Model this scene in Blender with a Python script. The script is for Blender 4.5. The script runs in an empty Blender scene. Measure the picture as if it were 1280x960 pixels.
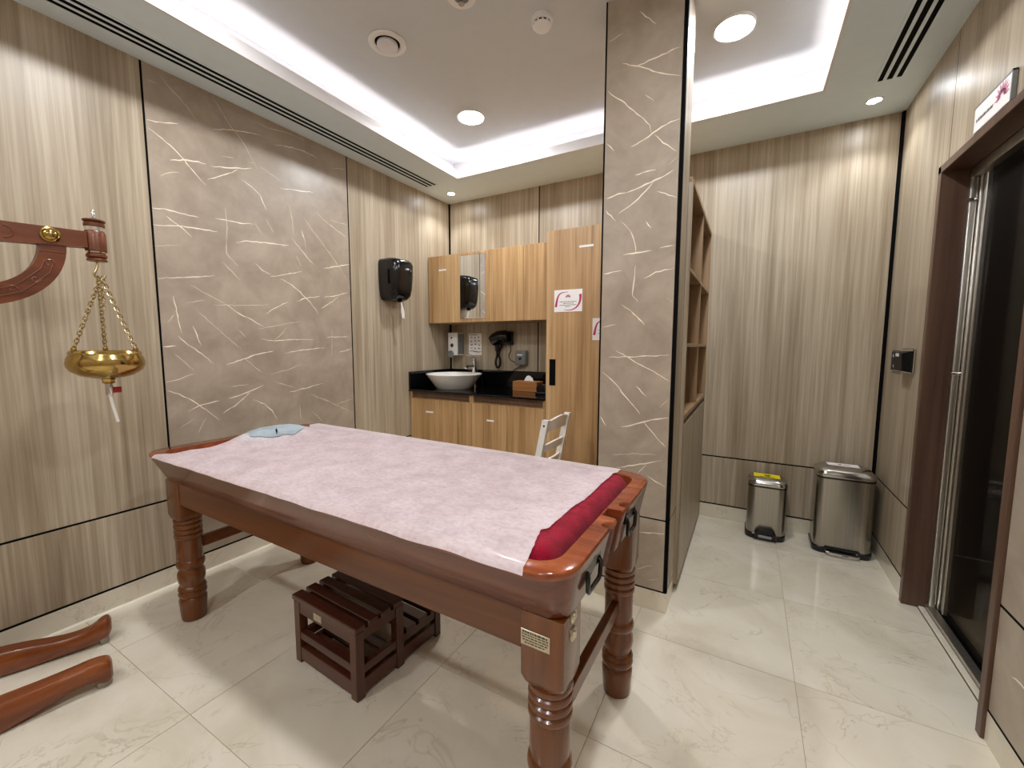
import bpy, bmesh, math, random
from mathutils import Vector, Matrix, noise

random.seed(7)
SC = bpy.context.scene
COL = SC.collection
PI = math.pi

# ------------------------------------------------------------------ camera
YAW, PITCH, ROLL = 0.515258, -0.093297, 0.0021247
CAM_H = 1.25
def make_camera():
    cy, sy = math.cos(YAW), math.sin(YAW)
    F = Vector((-sy * math.cos(PITCH), cy * math.cos(PITCH), math.sin(PITCH)))
    Rt = Vector((cy, sy, 0)); U = Rt.cross(F)
    c, s = math.cos(ROLL), math.sin(ROLL)
    R2 = c * Rt + s * U; U2 = -s * Rt + c * U
    cam = bpy.data.cameras.new('camera'); ob = bpy.data.objects.new('camera', cam); COL.objects.link(ob)
    M = Matrix((R2, U2, -F)).transposed().to_4x4(); M.translation = Vector((0, 0, CAM_H))
    ob.matrix_world = M
    cam.sensor_width = 36.0; cam.lens = 36.0 * 521.7 / 1280.0
    cam.clip_start = 0.02; cam.clip_end = 50
    SC.camera = ob
make_camera()

# ------------------------------------------------------------------ world and exposure
world = bpy.data.worlds.new('world'); SC.world = world; world.use_nodes = True
world.node_tree.nodes['Background'].inputs[0].default_value = (0.9, 0.92, 1.0, 1)
world.node_tree.nodes['Background'].inputs[1].default_value = 0.02
SC.view_settings.view_transform = 'Standard'; SC.view_settings.look = 'None'
SC.view_settings.gamma = 1.0; SC.view_settings.use_curve_mapping = False
SC.view_settings.exposure = 0.96
SC.cycles.max_bounces = 8; SC.cycles.diffuse_bounces = 5; SC.cycles.glossy_bounces = 4
SC.cycles.transparent_max_bounces = 8; SC.cycles.transmission_bounces = 6
SC.cycles.sample_clamp_indirect = 6.0
SC.cycles.use_denoising = True
SC.cycles.caustics_reflective = False; SC.cycles.caustics_refractive = False

# light strengths (W/m2-like emission of the lamps the room has)
DISC_EMIT, COVE_EMIT, SPOT_W = 160.0, 13.0, 5.0
DISC_COL = (0.885, 0.91, 0.94); COVE_COL = (1.0, 0.90, 0.92)

# ------------------------------------------------------------------ materials
def lin(c):
    return tuple((x / 255 / 12.92) if x / 255 <= 0.04045 else ((x / 255 + 0.055) / 1.055) ** 2.4 for x in c) + (1.0,)
class NT:
    def __init__(s, name):
        s.m = bpy.data.materials.new(name); s.m.use_nodes = True
        s.t = s.m.node_tree; s.b = s.t.nodes['Principled BSDF']; s.out = s.t.nodes['Material Output']
    def n(s, typ, **kw):
        nd = s.t.nodes.new(typ)
        for k, v in kw.items():
            if k.startswith('i_'):
                nd.inputs[k[2:].replace('_', ' ')].default_value = v
            else: setattr(nd, k, v)
        return nd
    def l(s, a, b): s.t.links.new(a, b)
    def coords(s, rand=True):
        tc = s.n('ShaderNodeTexCoord')
        if not rand: return tc.outputs['Object']
        oi = s.n('ShaderNodeObjectInfo')
        mul = s.n('ShaderNodeMath', operation='MULTIPLY'); mul.inputs[1].default_value = 37.0
        s.l(oi.outputs['Random'], mul.inputs[0])
        add = s.n('ShaderNodeVectorMath', operation='ADD')
        s.l(tc.outputs['Object'], add.inputs[0]); s.l(mul.outputs[0], add.inputs[1])
        return add.outputs[0]
    def mapped(s, co, scale):
        v = s.n('ShaderNodeVectorMath', operation='MULTIPLY'); v.inputs[1].default_value = scale
        s.l(co, v.inputs[0]); return v.outputs[0]
    def noise(s, vec, scale=1.0, detail=4.0, rough=0.55, dist=0.0):
        nd = s.n('ShaderNodeTexNoise'); nd.inputs['Scale'].default_value = scale
        nd.inputs['Detail'].default_value = detail; nd.inputs['Roughness'].default_value = rough
        nd.inputs['Distortion'].default_value = dist
        s.l(vec, nd.inputs['Vector']); return nd.outputs['Fac']
    def ramp(s, fac, stops):
        r = s.n('ShaderNodeValToRGB')
        e = r.color_ramp.elements
        while len(e) < len(stops): e.new(0.5)
        for el, (p, c) in zip(e, stops): el.position = p; el.color = c
        s.l(fac, r.inputs[0]); return r.outputs[0]
    def mix(s, a, b, fac, blend='MIX'):
        m = s.n('ShaderNodeMix', data_type='RGBA', blend_type=blend)
        for sock, v in ((m.inputs[6], a), (m.inputs[7], b), (m.inputs[0], fac)):
            if hasattr(v, 'is_linked'): s.l(v, sock)
            else: sock.default_value = v
        return m.outputs[2]
    def math(s, op, a, b=0.0):
        m = s.n('ShaderNodeMath', operation=op)
        for sock, v in ((m.inputs[0], a), (m.inputs[1], b)):
            if hasattr(v, 'is_linked'): s.l(v, sock)
            else: sock.default_value = v
        return m.outputs[0]
    def bump(s, h, strength=0.1, dist=0.002):
        b = s.n('ShaderNodeBump'); b.inputs['Strength'].default_value = strength; b.inputs['Distance'].default_value = dist
        s.l(h, b.inputs['Height']); s.l(b.outputs[0], s.b.inputs['Normal'])
    def set(s, **kw):
        for k, v in kw.items():
            s.b.inputs[k.replace('_', ' ')].default_value = v

def plain(name, rgb, rough=0.5, metal=0.0, var=0.04, **kw):
    t = NT(name); co = t.coords()
    f = t.noise(co, 14.0, 3.0)
    c = lin(rgb); d = tuple(x * (1 - var) for x in c[:3]) + (1,); u = tuple(min(1, x * (1 + var)) for x in c[:3]) + (1,)
    t.l(t.ramp(f, [(0.3, d), (0.7, u)]), t.b.inputs['Base Color'])
    t.set(Roughness=rough, Metallic=metal); t.set(**kw)
    return t.m

def wood(name, dark, mid, light, axis='z', fine=45.0, along=1.1, rough=0.4, coat=0.0, broad=5.0, spread=1.0):
    t = NT(name); co = t.coords()
    i = 'xyz'.index(axis)
    sc = [fine] * 3; sc[i] = along; sb = [broad] * 3; sb[i] = 0.28
    f1 = t.noise(t.mapped(co, sc), 1.0, 5.0, 0.62, 0.5)
    f2 = t.noise(t.mapped(co, sb), 1.0, 3.0, 0.5, 1.2)
    f = t.math('ADD', t.math('MULTIPLY', f1, 0.55), t.math('MULTIPLY', f2, 0.45))
    w = 0.16 * spread
    t.l(t.ramp(f, [(0.5 - w, lin(dark)), (0.5, lin(mid)), (0.5 + w, lin(light))]), t.b.inputs['Base Color'])
    t.set(Roughness=rough); t.b.inputs['Coat Weight'].default_value = coat; t.b.inputs['Coat Roughness'].default_value = 0.08
    return t.m

def marble_floor(name):
    t = NT(name); co = t.coords()
    base = t.ramp(t.noise(co, 2.6, 6.0, 0.6, 0.6), [(0.3, lin((206, 196, 174))), (0.5, lin((219, 210, 191))), (0.72, lin((227, 219, 203)))])
    v1 = t.noise(co, 3.3, 6.0, 0.6, 1.1)
    r1 = t.math('ABSOLUTE', t.math('SUBTRACT', v1, 0.5))
    line = t.ramp(r1, [(0.0, (1, 1, 1, 1)), (0.011, (0, 0, 0, 1))])
    mask = t.ramp(t.noise(co, 4.1, 2.0), [(0.5, (0, 0, 0, 1)), (0.64, (1, 1, 1, 1))])
    fac = t.math('MULTIPLY', t.math('MULTIPLY', line, mask), 0.36)
    c2 = t.mix(base, lin((134, 112, 80)), fac)
    v2 = t.noise(co, 1.7, 5.0, 0.6, 0.8)
    r2 = t.math('ABSOLUTE', t.math('SUBTRACT', v2, 0.47))
    line2 = t.ramp(r2, [(0.0, (1, 1, 1, 1)), (0.006, (0, 0, 0, 1))])
    c3 = t.mix(c2, lin((176, 156, 124)), t.math('MULTIPLY', line2, 0.3))
    t.l(c3, t.b.inputs['Base Color'])
    t.set(Roughness=0.045); t.b.inputs['Specular IOR Level'].default_value = 0.5
    return t.m

def emis(name, col, strength):
    m = bpy.data.materials.new(name); m.use_nodes = True
    nt = m.node_tree; nt.nodes.clear()
    o = nt.nodes.new('ShaderNodeOutputMaterial'); e = nt.nodes.new('ShaderNodeEmission')
    e.inputs[0].default_value = tuple(col) + (1,); e.inputs[1].default_value = strength
    nt.links.new(e.outputs[0], o.inputs[0]); return m

def brushed(name, rgb, rough=0.3, axis='z'):
    t = NT(name); co = t.coords()
    sc = [120.0] * 3; sc['xyz'.index(axis)] = 1.5
    f = t.noise(t.mapped(co, sc), 1.0, 3.0)
    c = lin(rgb)
    t.l(t.ramp(f, [(0.3, tuple(x * .8 for x in c[:3]) + (1,)), (0.7, c)]), t.b.inputs['Base Color'])
    t.set(Metallic=1.0, Roughness=rough)
    return t.m

def glossy_wood(name, dark, mid, light, axis='x', rough=0.16, coat=0.6):
    return wood(name, dark, mid, light, axis, fine=28.0, along=1.6, rough=rough, coat=coat, broad=7.0, spread=1.1)

M = {}
M['wall_wood'] = wood('wall_oak_laminate', (134, 118, 96), (168, 152, 129), (194, 181, 160), 'z', fine=62.0, rough=0.4)
M['cab_wood'] = wood('cabinet_oak_laminate', (138, 102, 64), (177, 140, 96), (204, 169, 124), 'z', rough=0.38)
M['shelf_wood'] = wood('niche_oak_laminate', (124, 96, 68), (150, 120, 88), (168, 138, 104), 'z', rough=0.4)
t = NT('taupe_stone_laminate'); co = t.coords()
t.l(t.ramp(t.noise(co, 5.0, 7.0, 0.65, 0.4), [(0.32, lin((150, 135, 119))), (0.52, lin((166, 151, 134))), (0.7, lin((178, 164, 147)))]), t.b.inputs['Base Color'])
t.set(Roughness=0.36); M['marble'] = t.m
M['vein'] = plain('pale_vein', (244, 232, 214), 0.36)
M['vein_mid'] = plain('mid_vein', (222, 206, 186), 0.36)
M['vein_faint'] = plain('faint_vein', (190, 172, 152), 0.36)
M['floor'] = marble_floor('cream_marble_tile')
M['grout'] = plain('grout', (176, 162, 132), 0.6)
M['skirt'] = marble_floor('cream_marble_skirting')
M['floor_edge'] = plain('pale_floor_edge', (236, 230, 212), 0.4)
M['black'] = plain('black_joint', (8, 7, 7), 0.7, Specular_IOR_Level=0.08)
M['black_matt'] = plain('black_matt_plastic', (16, 16, 17), 0.45, Specular_IOR_Level=0.15)
M['paint'] = plain('ceiling_paint', (220, 235, 245), 0.75, var=0.015)
M['tray_paint'] = plain('tray_ceiling_paint', (205, 207, 207), 0.75, var=0.015)
M['paint_white'] = plain('white_gloss_paint', (222, 219, 219), 0.45, var=0.015)
M['white'] = plain('white_plastic', (232, 230, 226), 0.35, var=0.02)
M['grey_plastic'] = plain('grey_plastic', (120, 122, 122), 0.4)
M['black_plastic'] = plain('black_plastic', (12, 12, 13), 0.16)
M['dark'] = plain('dark_matt', (8, 7, 7), 0.8, Specular_IOR_Level=0.08)
M['granite'] = plain('black_granite', (9, 9, 11), 0.07)
M['ceramic'] = plain('white_ceramic', (236, 234, 228), 0.08, var=0.01)
M['chrome'] = brushed('chrome', (226, 226, 226), 0.07)
M['steel'] = brushed('brushed_steel', (178, 174, 166), 0.25)
M['steel'].node_tree.nodes['Principled BSDF'].inputs['Anisotropic'].default_value = 0.8; M['steel'].node_tree.nodes['Principled BSDF'].inputs['Anisotropic Rotation'].default_value = 0.25
M['steel_lid'] = brushed('polished_steel', (206, 204, 198), 0.16, 'x')
M['alu'] = brushed('aluminium', (214, 208, 198), 0.34)
M['brass'] = brushed('brass', (196, 166, 100), 0.16, 'y')
M['bronze'] = brushed('chain_brass', (206, 188, 146), 0.25)
M['tag_metal'] = brushed('plate_metal', (206, 196, 172), 0.35)
M['ink'] = plain('dark_print', (52, 46, 40), 0.5)
M['table_top'] = glossy_wood('polished_red_teak', (96, 40, 18), (128, 59, 28), (156, 81, 42), 'x', 0.17, 0.3)
M['table_shaded'] = glossy_wood('shaded_red_teak', (78, 34, 17), (100, 47, 24), (120, 60, 33), 'x', 0.2, 0.18)  # tray wood darkened: shade of the outward-leaning sides put into the colour
M['table_leg'] = glossy_wood('brown_teak', (84, 43, 13), (107, 58, 19), (126, 73, 28), 'z', 0.26, 0.15)
M['table_apron'] = glossy_wood('brown_teak_board', (80, 40, 12), (100, 53, 17), (118, 66, 24), 'x', 0.3, 0.12)
M['stool'] = wood('dark_step_wood', (52, 22, 12), (70, 32, 18), (86, 42, 24), 'x', rough=0.3, coat=0.25)
M['stool_post'] = wood('dark_step_wood_upright', (52, 24, 14), (72, 34, 19), (88, 44, 26), 'z', rough=0.3, coat=0.25)
M['stand'] = glossy_wood('carved_teak', (94, 43, 16), (124, 62, 24), (150, 82, 36), 'y', 0.28, 0.2)
M['stand_arm'] = glossy_wood('carved_dark_teak', (74, 34, 14), (96, 47, 20), (116, 60, 27), 'y', 0.36, 0.05)
M['frame_wood'] = wood('door_frame_wood', (72, 50, 39), (90, 65, 51), (104, 79, 64), 'z', rough=0.36)
M['ivory'] = plain('ivory_chair_paint', (236, 233, 226), 0.3)
M['paper'] = plain('white_paper', (238, 234, 232), 0.55, var=0.01)
M['crimson'] = plain('crimson_print', (176, 34, 84), 0.5)
M['rose'] = plain('rose_print', (206, 130, 158), 0.5)
M['yellow'] = plain('yellow_print', (236, 214, 30), 0.5)
M['red'] = plain('red_plastic', (150, 20, 26), 0.35)
M['tissue'] = plain('soft_tissue', (232, 230, 226), 0.8)
M['box_wood'] = wood('tissue_box_wood', (140, 88, 44), (164, 108, 58), (182, 126, 74), 'x', rough=0.4)
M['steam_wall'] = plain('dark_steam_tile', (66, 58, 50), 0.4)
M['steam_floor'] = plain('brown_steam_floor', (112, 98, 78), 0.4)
M['disc_glow'] = emis('downlight_diffuser', DISC_COL, DISC_EMIT)
M['cove_glow'] = emis('cove_led', COVE_COL, COVE_EMIT)
M['fill_glow'] = emis('fill_emitter', (1.0, 0.95, 0.85), 25.0)
M['spot_glow'] = emis('spot_lens', (0.95, 0.97, 1.0), 80.0)
t = NT('mirror_glass'); t.set(Metallic=1.0, Roughness=0.01); t.b.inputs['Base Color'].default_value = (0.86, 0.87, 0.86, 1); M['mirror'] = t.m
# smoked door glass: partly clear, partly glossy dark
t = NT('smoked_glass'); t.set(Roughness=0.04); t.b.inputs['Base Color'].default_value = (0.012, 0.011, 0.010, 1)
tr = t.n('ShaderNodeBsdfTransparent'); tr.inputs[0].default_value = (0.88, 0.85, 0.8, 1)
mx = t.n('ShaderNodeMixShader'); mx.inputs[0].default_value = 0.8
t.l(t.b.outputs[0], mx.inputs[1]); t.l(tr.outputs[0], mx.inputs[2]); t.l(mx.outputs[0], t.out.inputs[0]); M['glass'] = t.m
# thin non-woven sheet, slightly see-through
t = NT('nonwoven_sheet'); co = t.coords(False)
f = t.noise(t.mapped(co, (60, 95, 60)), 1.0, 4.0, 0.65)
f2 = t.noise(co, 9.0, 4.0, 0.6)
t.l(t.ramp(f, [(0.35, lin((206, 188, 191))), (0.65, lin((242, 230, 231)))]), t.b.inputs['Base Color'])
t.set(Roughness=0.75)
tr = t.n('ShaderNodeBsdfTransparent')
mx = t.n('ShaderNodeMixShader')
op = t.math('ADD', t.math('MULTIPLY', t.math('ADD', f, f2), 0.38), 0.02)
t.l(op, mx.inputs[0]); t.l(t.b.outputs[0], mx.inputs[1]); t.l(tr.outputs[0], mx.inputs[2]); t.l(mx.outputs[0], t.out.inputs[0])
t.bump(f, 0.5, 0.002); M['sheet'] = t.m
t = NT('burgundy_terry'); co = t.coords(False)
f = t.noise(co, 260.0, 3.0, 0.7); f2 = t.noise(co, 30.0, 4.0)
t.l(t.ramp(f2, [(0.3, lin((116, 8, 28))), (0.7, lin((150, 16, 44)))]), t.b.inputs['Base Color'])
t.set(Roughness=0.9); t.b.inputs['Sheen Weight'].default_value = 0.08; t.set(Specular_IOR_Level=0.1); t.bump(f, 0.8, 0.004); M['terry'] = t.m
M['blue_paper'] = plain('pale_blue_paper', (150, 162, 169), 0.7, var=0.2)
M['pillow'] = plain('pale_blue_pillow', (168, 184, 192), 0.7)
t = NT('clear_tube'); t.set(Roughness=0.1); t.b.inputs['Base Color'].default_value = lin((206, 202, 190)); t.b.inputs['Transmission Weight'].default_value = 0.6; M['tube'] = t.m

# ------------------------------------------------------------------ mesh helpers
class MB:
    def __init__(s): s.v = []; s.f = []; s.mi = []
    def add(s, vs, fs, mi=0):
        o = len(s.v); s.v += [tuple(v) for v in vs]
        for f in fs: s.f.append(tuple(o + i for i in f)); s.mi.append(mi)
        return s
    def box(s, x0, y0, z0, x1, y1, z1, bev=0.0, mi=0, seg=1):
        if x1 < x0: x0, x1 = x1, x0
        if y1 < y0: y0, y1 = y1, y0
        if z1 < z0: z0, z1 = z1, z0
        if bev <= 0:
            vs = [(x, y, z) for z in (z0, z1) for y in (y0, y1) for x in (x0, x1)]
            return s.add(vs, [(0, 2, 3, 1), (4, 5, 7, 6), (0, 1, 5, 4), (2, 6, 7, 3), (0, 4, 6, 2), (1, 3, 7, 5)], mi)
        bm = bmesh.new(); bmesh.ops.create_cube(bm, size=1.0)
        for v in bm.verts:
            v.co = Vector(((x0 + x1) / 2 + v.co.x * (x1 - x0), (y0 + y1) / 2 + v.co.y * (y1 - y0), (z0 + z1) / 2 + v.co.z * (z1 - z0)))
        bmesh.ops.bevel(bm, geom=list(bm.edges), offset=min(bev, 0.49 * min(x1 - x0, y1 - y0, z1 - z0)), segments=seg, profile=0.5, affect='EDGES')
        return s.frombm(bm, mi)
    def frombm(s, bm, mi=0, mat=None):
        bm.verts.ensure_lookup_table(); bm.verts.index_update()
        s.add([(mat @ v.co if mat else v.co) for v in bm.verts], [[v.index for v in f.verts] for f in bm.faces], mi); bm.free(); return s
    def loft(s, rings, cap0=True, cap1=True, closed=True, mi=0):
        n = len(rings[0]); vs = [p for r in rings for p in r]; fs = []
        for k in range(len(rings) - 1):
            for i in range(n if closed else n - 1):
                j = (i + 1) % n
                fs.append((k * n + i, k * n + j, (k + 1) * n + j, (k + 1) * n + i))
        if cap0: fs.append(tuple(reversed(range(n))))
        if cap1: fs.append(tuple((len(rings) - 1) * n + i for i in range(n)))
        return s.add(vs, fs, mi)
    def lathe(s, prof, c=(0, 0, 0), axis='z', n=28, mi=0, cap0=True, cap1=True):
        rings = []
        for r, h in prof:
            ring = []
            for i in range(n):
                a = 2 * PI * i / n; u, w = max(r, 1e-4) * math.cos(a), max(r, 1e-4) * math.sin(a)
                if axis == 'z': p = (c[0] + u, c[1] + w, c[2] + h)
                elif axis == 'x': p = (c[0] + h, c[1] + u, c[2] + w)
                else: p = (c[0] + w, c[1] + h, c[2] + u)
                ring.append(p)
            rings.append(ring)
        return s.loft(rings, cap0, cap1, True, mi)
    def tube(s, pts, r, n=8, mi=0, closed=False):
        pts = [Vector(p) for p in pts]; m = len(pts); rings = []
        rr = r if isinstance(r, (list, tuple)) else [r] * m
        up = None
        for k in range(m):
            a = pts[(k - 1) % m] if (closed or k > 0) else pts[k]
            b = pts[(k + 1) % m] if (closed or k < m - 1) else pts[k]
            d = (b - a).normalized()
            if up is None:
                up = Vector((0, 0, 1)) if abs(d.z) < 0.9 else Vector((1, 0, 0))
            e1 = (up - d * up.dot(d)).normalized(); e2 = d.cross(e1); up = e1
            rings.append([tuple(pts[k] + (e1 * math.cos(2 * PI * i / n) + e2 * math.sin(2 * PI * i / n)) * rr[k]) for i in range(n)])
        if closed:
            rings.append(rings[0]); return s.loft(rings, False, False, True, mi)
        return s.loft(rings, True, True, True, mi)
    def prism(s, outline, a0, a1, plane='xy', mi=0):
        def P(u, w, h):
            return {'xy': (u, w, h), 'xz': (u, h, w), 'yz': (h, u, w)}[plane]
        ar = sum(outline[i][0] * outline[(i + 1) % len(outline)][1] - outline[(i + 1) % len(outline)][0] * outline[i][1] for i in range(len(outline)))
        ol = outline if (ar > 0) == (plane != 'xz') else outline[::-1]
        return s.loft([[P(u, w, a0) for u, w in ol], [P(u, w, a1) for u, w in ol]], True, True, True, mi)
    def build(s, name, mats, parent=None, origin=None, smooth=35.0, kind=None, label=None, center=True):
        me = bpy.data.meshes.new(name)
        if origin is None:
            if center:
                lo = [min(v[k] for v in s.v) for k in range(3)]; hi = [max(v[k] for v in s.v) for k in range(3)]
                origin = tuple((a + b) / 2 for a, b in zip(lo, hi))
            else: origin = (0, 0, 0)
        me.from_pydata([tuple(v[k] - origin[k] for k in range(3)) for v in s.v], [], s.f)
        bm = bmesh.new(); bm.from_mesh(me); bmesh.ops.recalc_face_normals(bm, faces=bm.faces); bm.to_mesh(me); bm.free()
        for mm in (mats if isinstance(mats, (list, tuple)) else [mats]): me.materials.append(mm)
        if any(s.mi) and len(me.polygons) == len(s.mi): me.polygons.foreach_set('material_index', s.mi)
        if smooth:
            me.polygons.foreach_set('use_smooth', [True] * len(me.polygons)); me.set_sharp_from_angle(angle=math.radians(smooth))
        me.update()
        o = bpy.data.objects.new(name, me); COL.objects.link(o); o.location = origin
        if parent: o.parent = parent
        if kind: o['kind'] = kind
        if label: o['label'] = label
        return o
def bx(*a, **k): return MB().box(*a, **k)
def tag(o, label, cat, group=None):
    o['label'] = label; o['category'] = cat
    if group: o['group'] = group
    return o
def thing(name, label, cat, loc=(0, 0, 0), rotz=0.0, group=None):
    o = bpy.data.objects.new(name, None); COL.objects.link(o); o.location = loc; o.rotation_euler = (0, 0, rotz)
    o.empty_display_size = 0.05
    return tag(o, label, cat, group)
def dup(root, loc, label=None):
    r = root.copy(); COL.objects.link(r); r.location = loc
    if label: r['label'] = label
    for ch in list(root.children):
        c = ch.copy(); COL.objects.link(c); c.parent = r
        for g in list(ch.children):
            d = g.copy(); COL.objects.link(d); d.parent = c
    return r
def rrect(x0, y0, x1, y1, r, n=6):
    pts = []
    for cx, cy, a0 in ((x1 - r, y0 + r, -PI / 2), (x1 - r, y1 - r, 0), (x0 + r, y1 - r, PI / 2), (x0 + r, y0 + r, PI)):
        for i in range(n + 1):
            a = a0 + PI / 2 * i / n; pts.append((cx + r * math.cos(a), cy + r * math.sin(a)))
    return pts
VEINS_WALL = """b 965 2317 1020 2328 1096 2356
b 970 2280 1008 2264 1055 2236 1111 2186 1161 2134 1203 2090
B 1050 2161 1111 2186 1175 2201 1212 2200
B 1235 2199 1300 2218 1384 2240 1452 2267
b 1212 2121 1277 2163 1340 2204 1373 2234
f 1034 2552 1072 2512 1128 2469 1185 2404
b 1252 2396 1343 2432 1418 2453 1514 2475
f 1261 2567 1344 2457 1414 2384 1486 2268
f 1493 2293 1568 2268 1629 2245
b 1590 2452 1706 2479 1788 2490 1888 2482
f 1466 2537 1558 2533 1684 2557 1791 2557
f 1288 2272 1355 2284
f 1431 2290 1476 2303
b 1615 2207 1720 2225 1848 2252
b 1387 2184 1446 2159 1490 2128 1523 2049
B 962 1908 1011 1917 1078 1915 1162 1914
B 961 1828 1048 1846 1145 1855 1250 1861
b 1017 1885 1065 1853 1124 1807
B 1239 1930 1304 1936 1368 1937 1440 1950
f 1293 1999 1297 1893 1294 1833
f 1669 2127 1685 2046 1690 1930
b 1743 1986 1764 1934
f 1768 2067 1822 2011 1872 1964
f 1857 2129 1916 2092 2009 2048 2100 2020
f 1963 2104 2103 2105
f 1978 2453 2111 2489
f 1004 2071 1047 2103 1090 2120
f 975 2504 1015 2506
f 1446 1963 1495 1894
f 1518 1998 1563 1927
f 960 1730 1061 1753
b 963 1573 1053 1591 1135 1605 1216 1622
f 1294 1872 1285 1754 1347 1691
f 1260 1707 1349 1618
B 1342 1824 1398 1846 1515 1857 1658 1872
b 1675 1924 1748 1848 1829 1775
f 1752 1983 1775 1874
f 1789 2035 1901 1929 2003 1819 2093 1714
b 1442 1725 1480 1692 1533 1673
b 1525 1659 1619 1686 1739 1725
f 1960 2077 2105 2002
B 1902 1767 2002 1798 2114 1829
b 1588 1657 1661 1629 1720 1586 1781 1534 1848 1457
B 1694 1526 1750 1553 1859 1575
B 1893 1574 2012 1598 2090 1629
b 1867 1496 1955 1549 2016 1597
f 1101 1559 1172 1521 1264 1475
b 1264 1475 1338 1424 1399 1395 1469 1358
f 1201 1463 1353 1473 1510 1489
b 1486 1433 1551 1476 1633 1520
f 1070 1464 1164 1484
b 1023 1494 1033 1415 1048 1307
f 991 1359 1023 1403
f 1119 1435 1174 1377 1259 1294 1339 1218
b 1099 1347 1116 1297 1132 1244
b 1030 1293 1072 1249 1132 1201 1188 1143
B 963 1238 1018 1241
B 1250 1136 1348 1165 1427 1193 1523 1209
b 1451 1284 1526 1271 1643 1282 1803 1284
b 1594 1194 1702 1214 1886 1228
f 1435 1340 1559 1369 1711 1401
f 1533 1278 1578 1314 1617 1360
b 1899 1301 2077 1309
f 1946 1354 1938 1165
b 1995 1195 2109 1219
f 1349 1172 1397 1124 1454 1074
b 965 1057 1022 1070 1094 1095
b 967 1017 1017 994 1075 953 1135 896 1196 831
B 1051 899 1115 926 1204 938
B 1251 943 1350 967 1450 1003
b 1217 864 1297 907 1373 972
b 1386 923 1451 888 1497 841 1525 780
b 1611 944 1722 961 1858 983
f 1520 1021 1659 969
f 1494 1067 1604 1089 1713 1122
f 1753 920 1905 849 2094 745
f 1010 1203 1095 1107
f 1677 861 1683 755
f 1764 804 1846 714
f 969 876 996 897
f 1267 1012 1365 1017
f 1006 813 1080 855
f 1085 769 1133 853
f 1327 1334 1368 1289
f 1700 1818 1736 1753
f 1960 826 2098 846"""
VEINS_PILLAR = """b -480 2681 -410 2607
f -612 2602 -548 2617
b -547 2493 -467 2451 -383 2403 -302 2367
b -494 2459 -416 2470 -306 2484
b -612 2393 -563 2348 -506 2294 -461 2245 -423 2203 -416 2170
f -448 2335 -405 2295
B -501 2130 -447 2146 -406 2168 -355 2189 -300 2199
b -400 2158 -363 2117 -309 2071
B -608 1924 -552 1937 -518 1937
B -518 1934 -431 1956 -358 1977 -318 1995
b -481 2005 -390 2011
b -550 1848 -483 1887 -430 1927 -394 1966
b -382 1919 -301 1878
b -611 2169 -578 2127
b -610 1871 -561 1817
b -426 1798 -401 1766
f -537 1813 -491 1763 -473 1725
f -339 2020 -305 2046
B -524 1663 -460 1665 -398 1668
b -491 1760 -473 1712 -466 1666
b -467 1609 -473 1529 -477 1477 -448 1449
B -613 1584 -528 1591
b -426 1549 -378 1573 -300 1583
b -365 1676 -307 1682
b -325 1458 -305 1440
f -524 1438 -475 1401
b -481 1407 -416 1341
b -548 1226 -481 1188 -375 1132 -303 1090
b -579 1193 -458 1197 -305 1207
b -610 1123 -551 1077 -488 1001 -424 932
b -448 1063 -403 1018
B -514 863 -448 882 -391 905 -301 928
b -408 898 -360 842 -308 791
b -616 906 -583 862
b -528 664 -419 695 -322 727
b -430 650 -390 699
f -555 723 -456 741 -351 751
f -613 1333 -546 1350
f -342 969 -306 1007
B -415 366 -369 375 -301 385
b -386 647 -344 624 -303 606
f -422 182 -347 221
f -370 142 -320 161"""
XL, XR, YB, YF = -2.555, 0.711, 3.285, -1.6
ZC, ZT = 2.58, 2.77          # soffit and tray heights
GZ = 0.455                   # dado joint height
def struct(o): o['kind'] = 'structure'; return o
def sroot(name, loc=(0, 0, 0)):
    o = bpy.data.objects.new(name, None); COL.objects.link(o); o.location = loc; o.empty_display_size = 0.05; return struct(o)
def part(name, mb, m, root, **k):
    """mesh given in world coordinates under an unrotated, unmoved structure root"""
    return mb.build(name, m, root, **k)

# floor: grout bed with single tiles
floor = struct(bx(XL - .05, YF - .05, -.06, XR + .05, YB + .05, -.002).build('floor', M['grout'], origin=(0, 0, 0)))
xs = [XL] + [x for x in (-2.19, -1.59, -.99, -.392, .207)] + [XR + .05]
ys = [YF] + [y for y in [.598 + .59 * k for k in range(-4, 6)] if YF + .05 < y < YB - .05] + [YB]
G = .0011
for i in range(len(xs) - 1):
    for j in range(len(ys) - 1):
        part('tile', bx(xs[i] + G, ys[j] + G, -.02, xs[i + 1] - G, ys[j + 1] - G, 0), M['floor'], floor, smooth=0)

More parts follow.
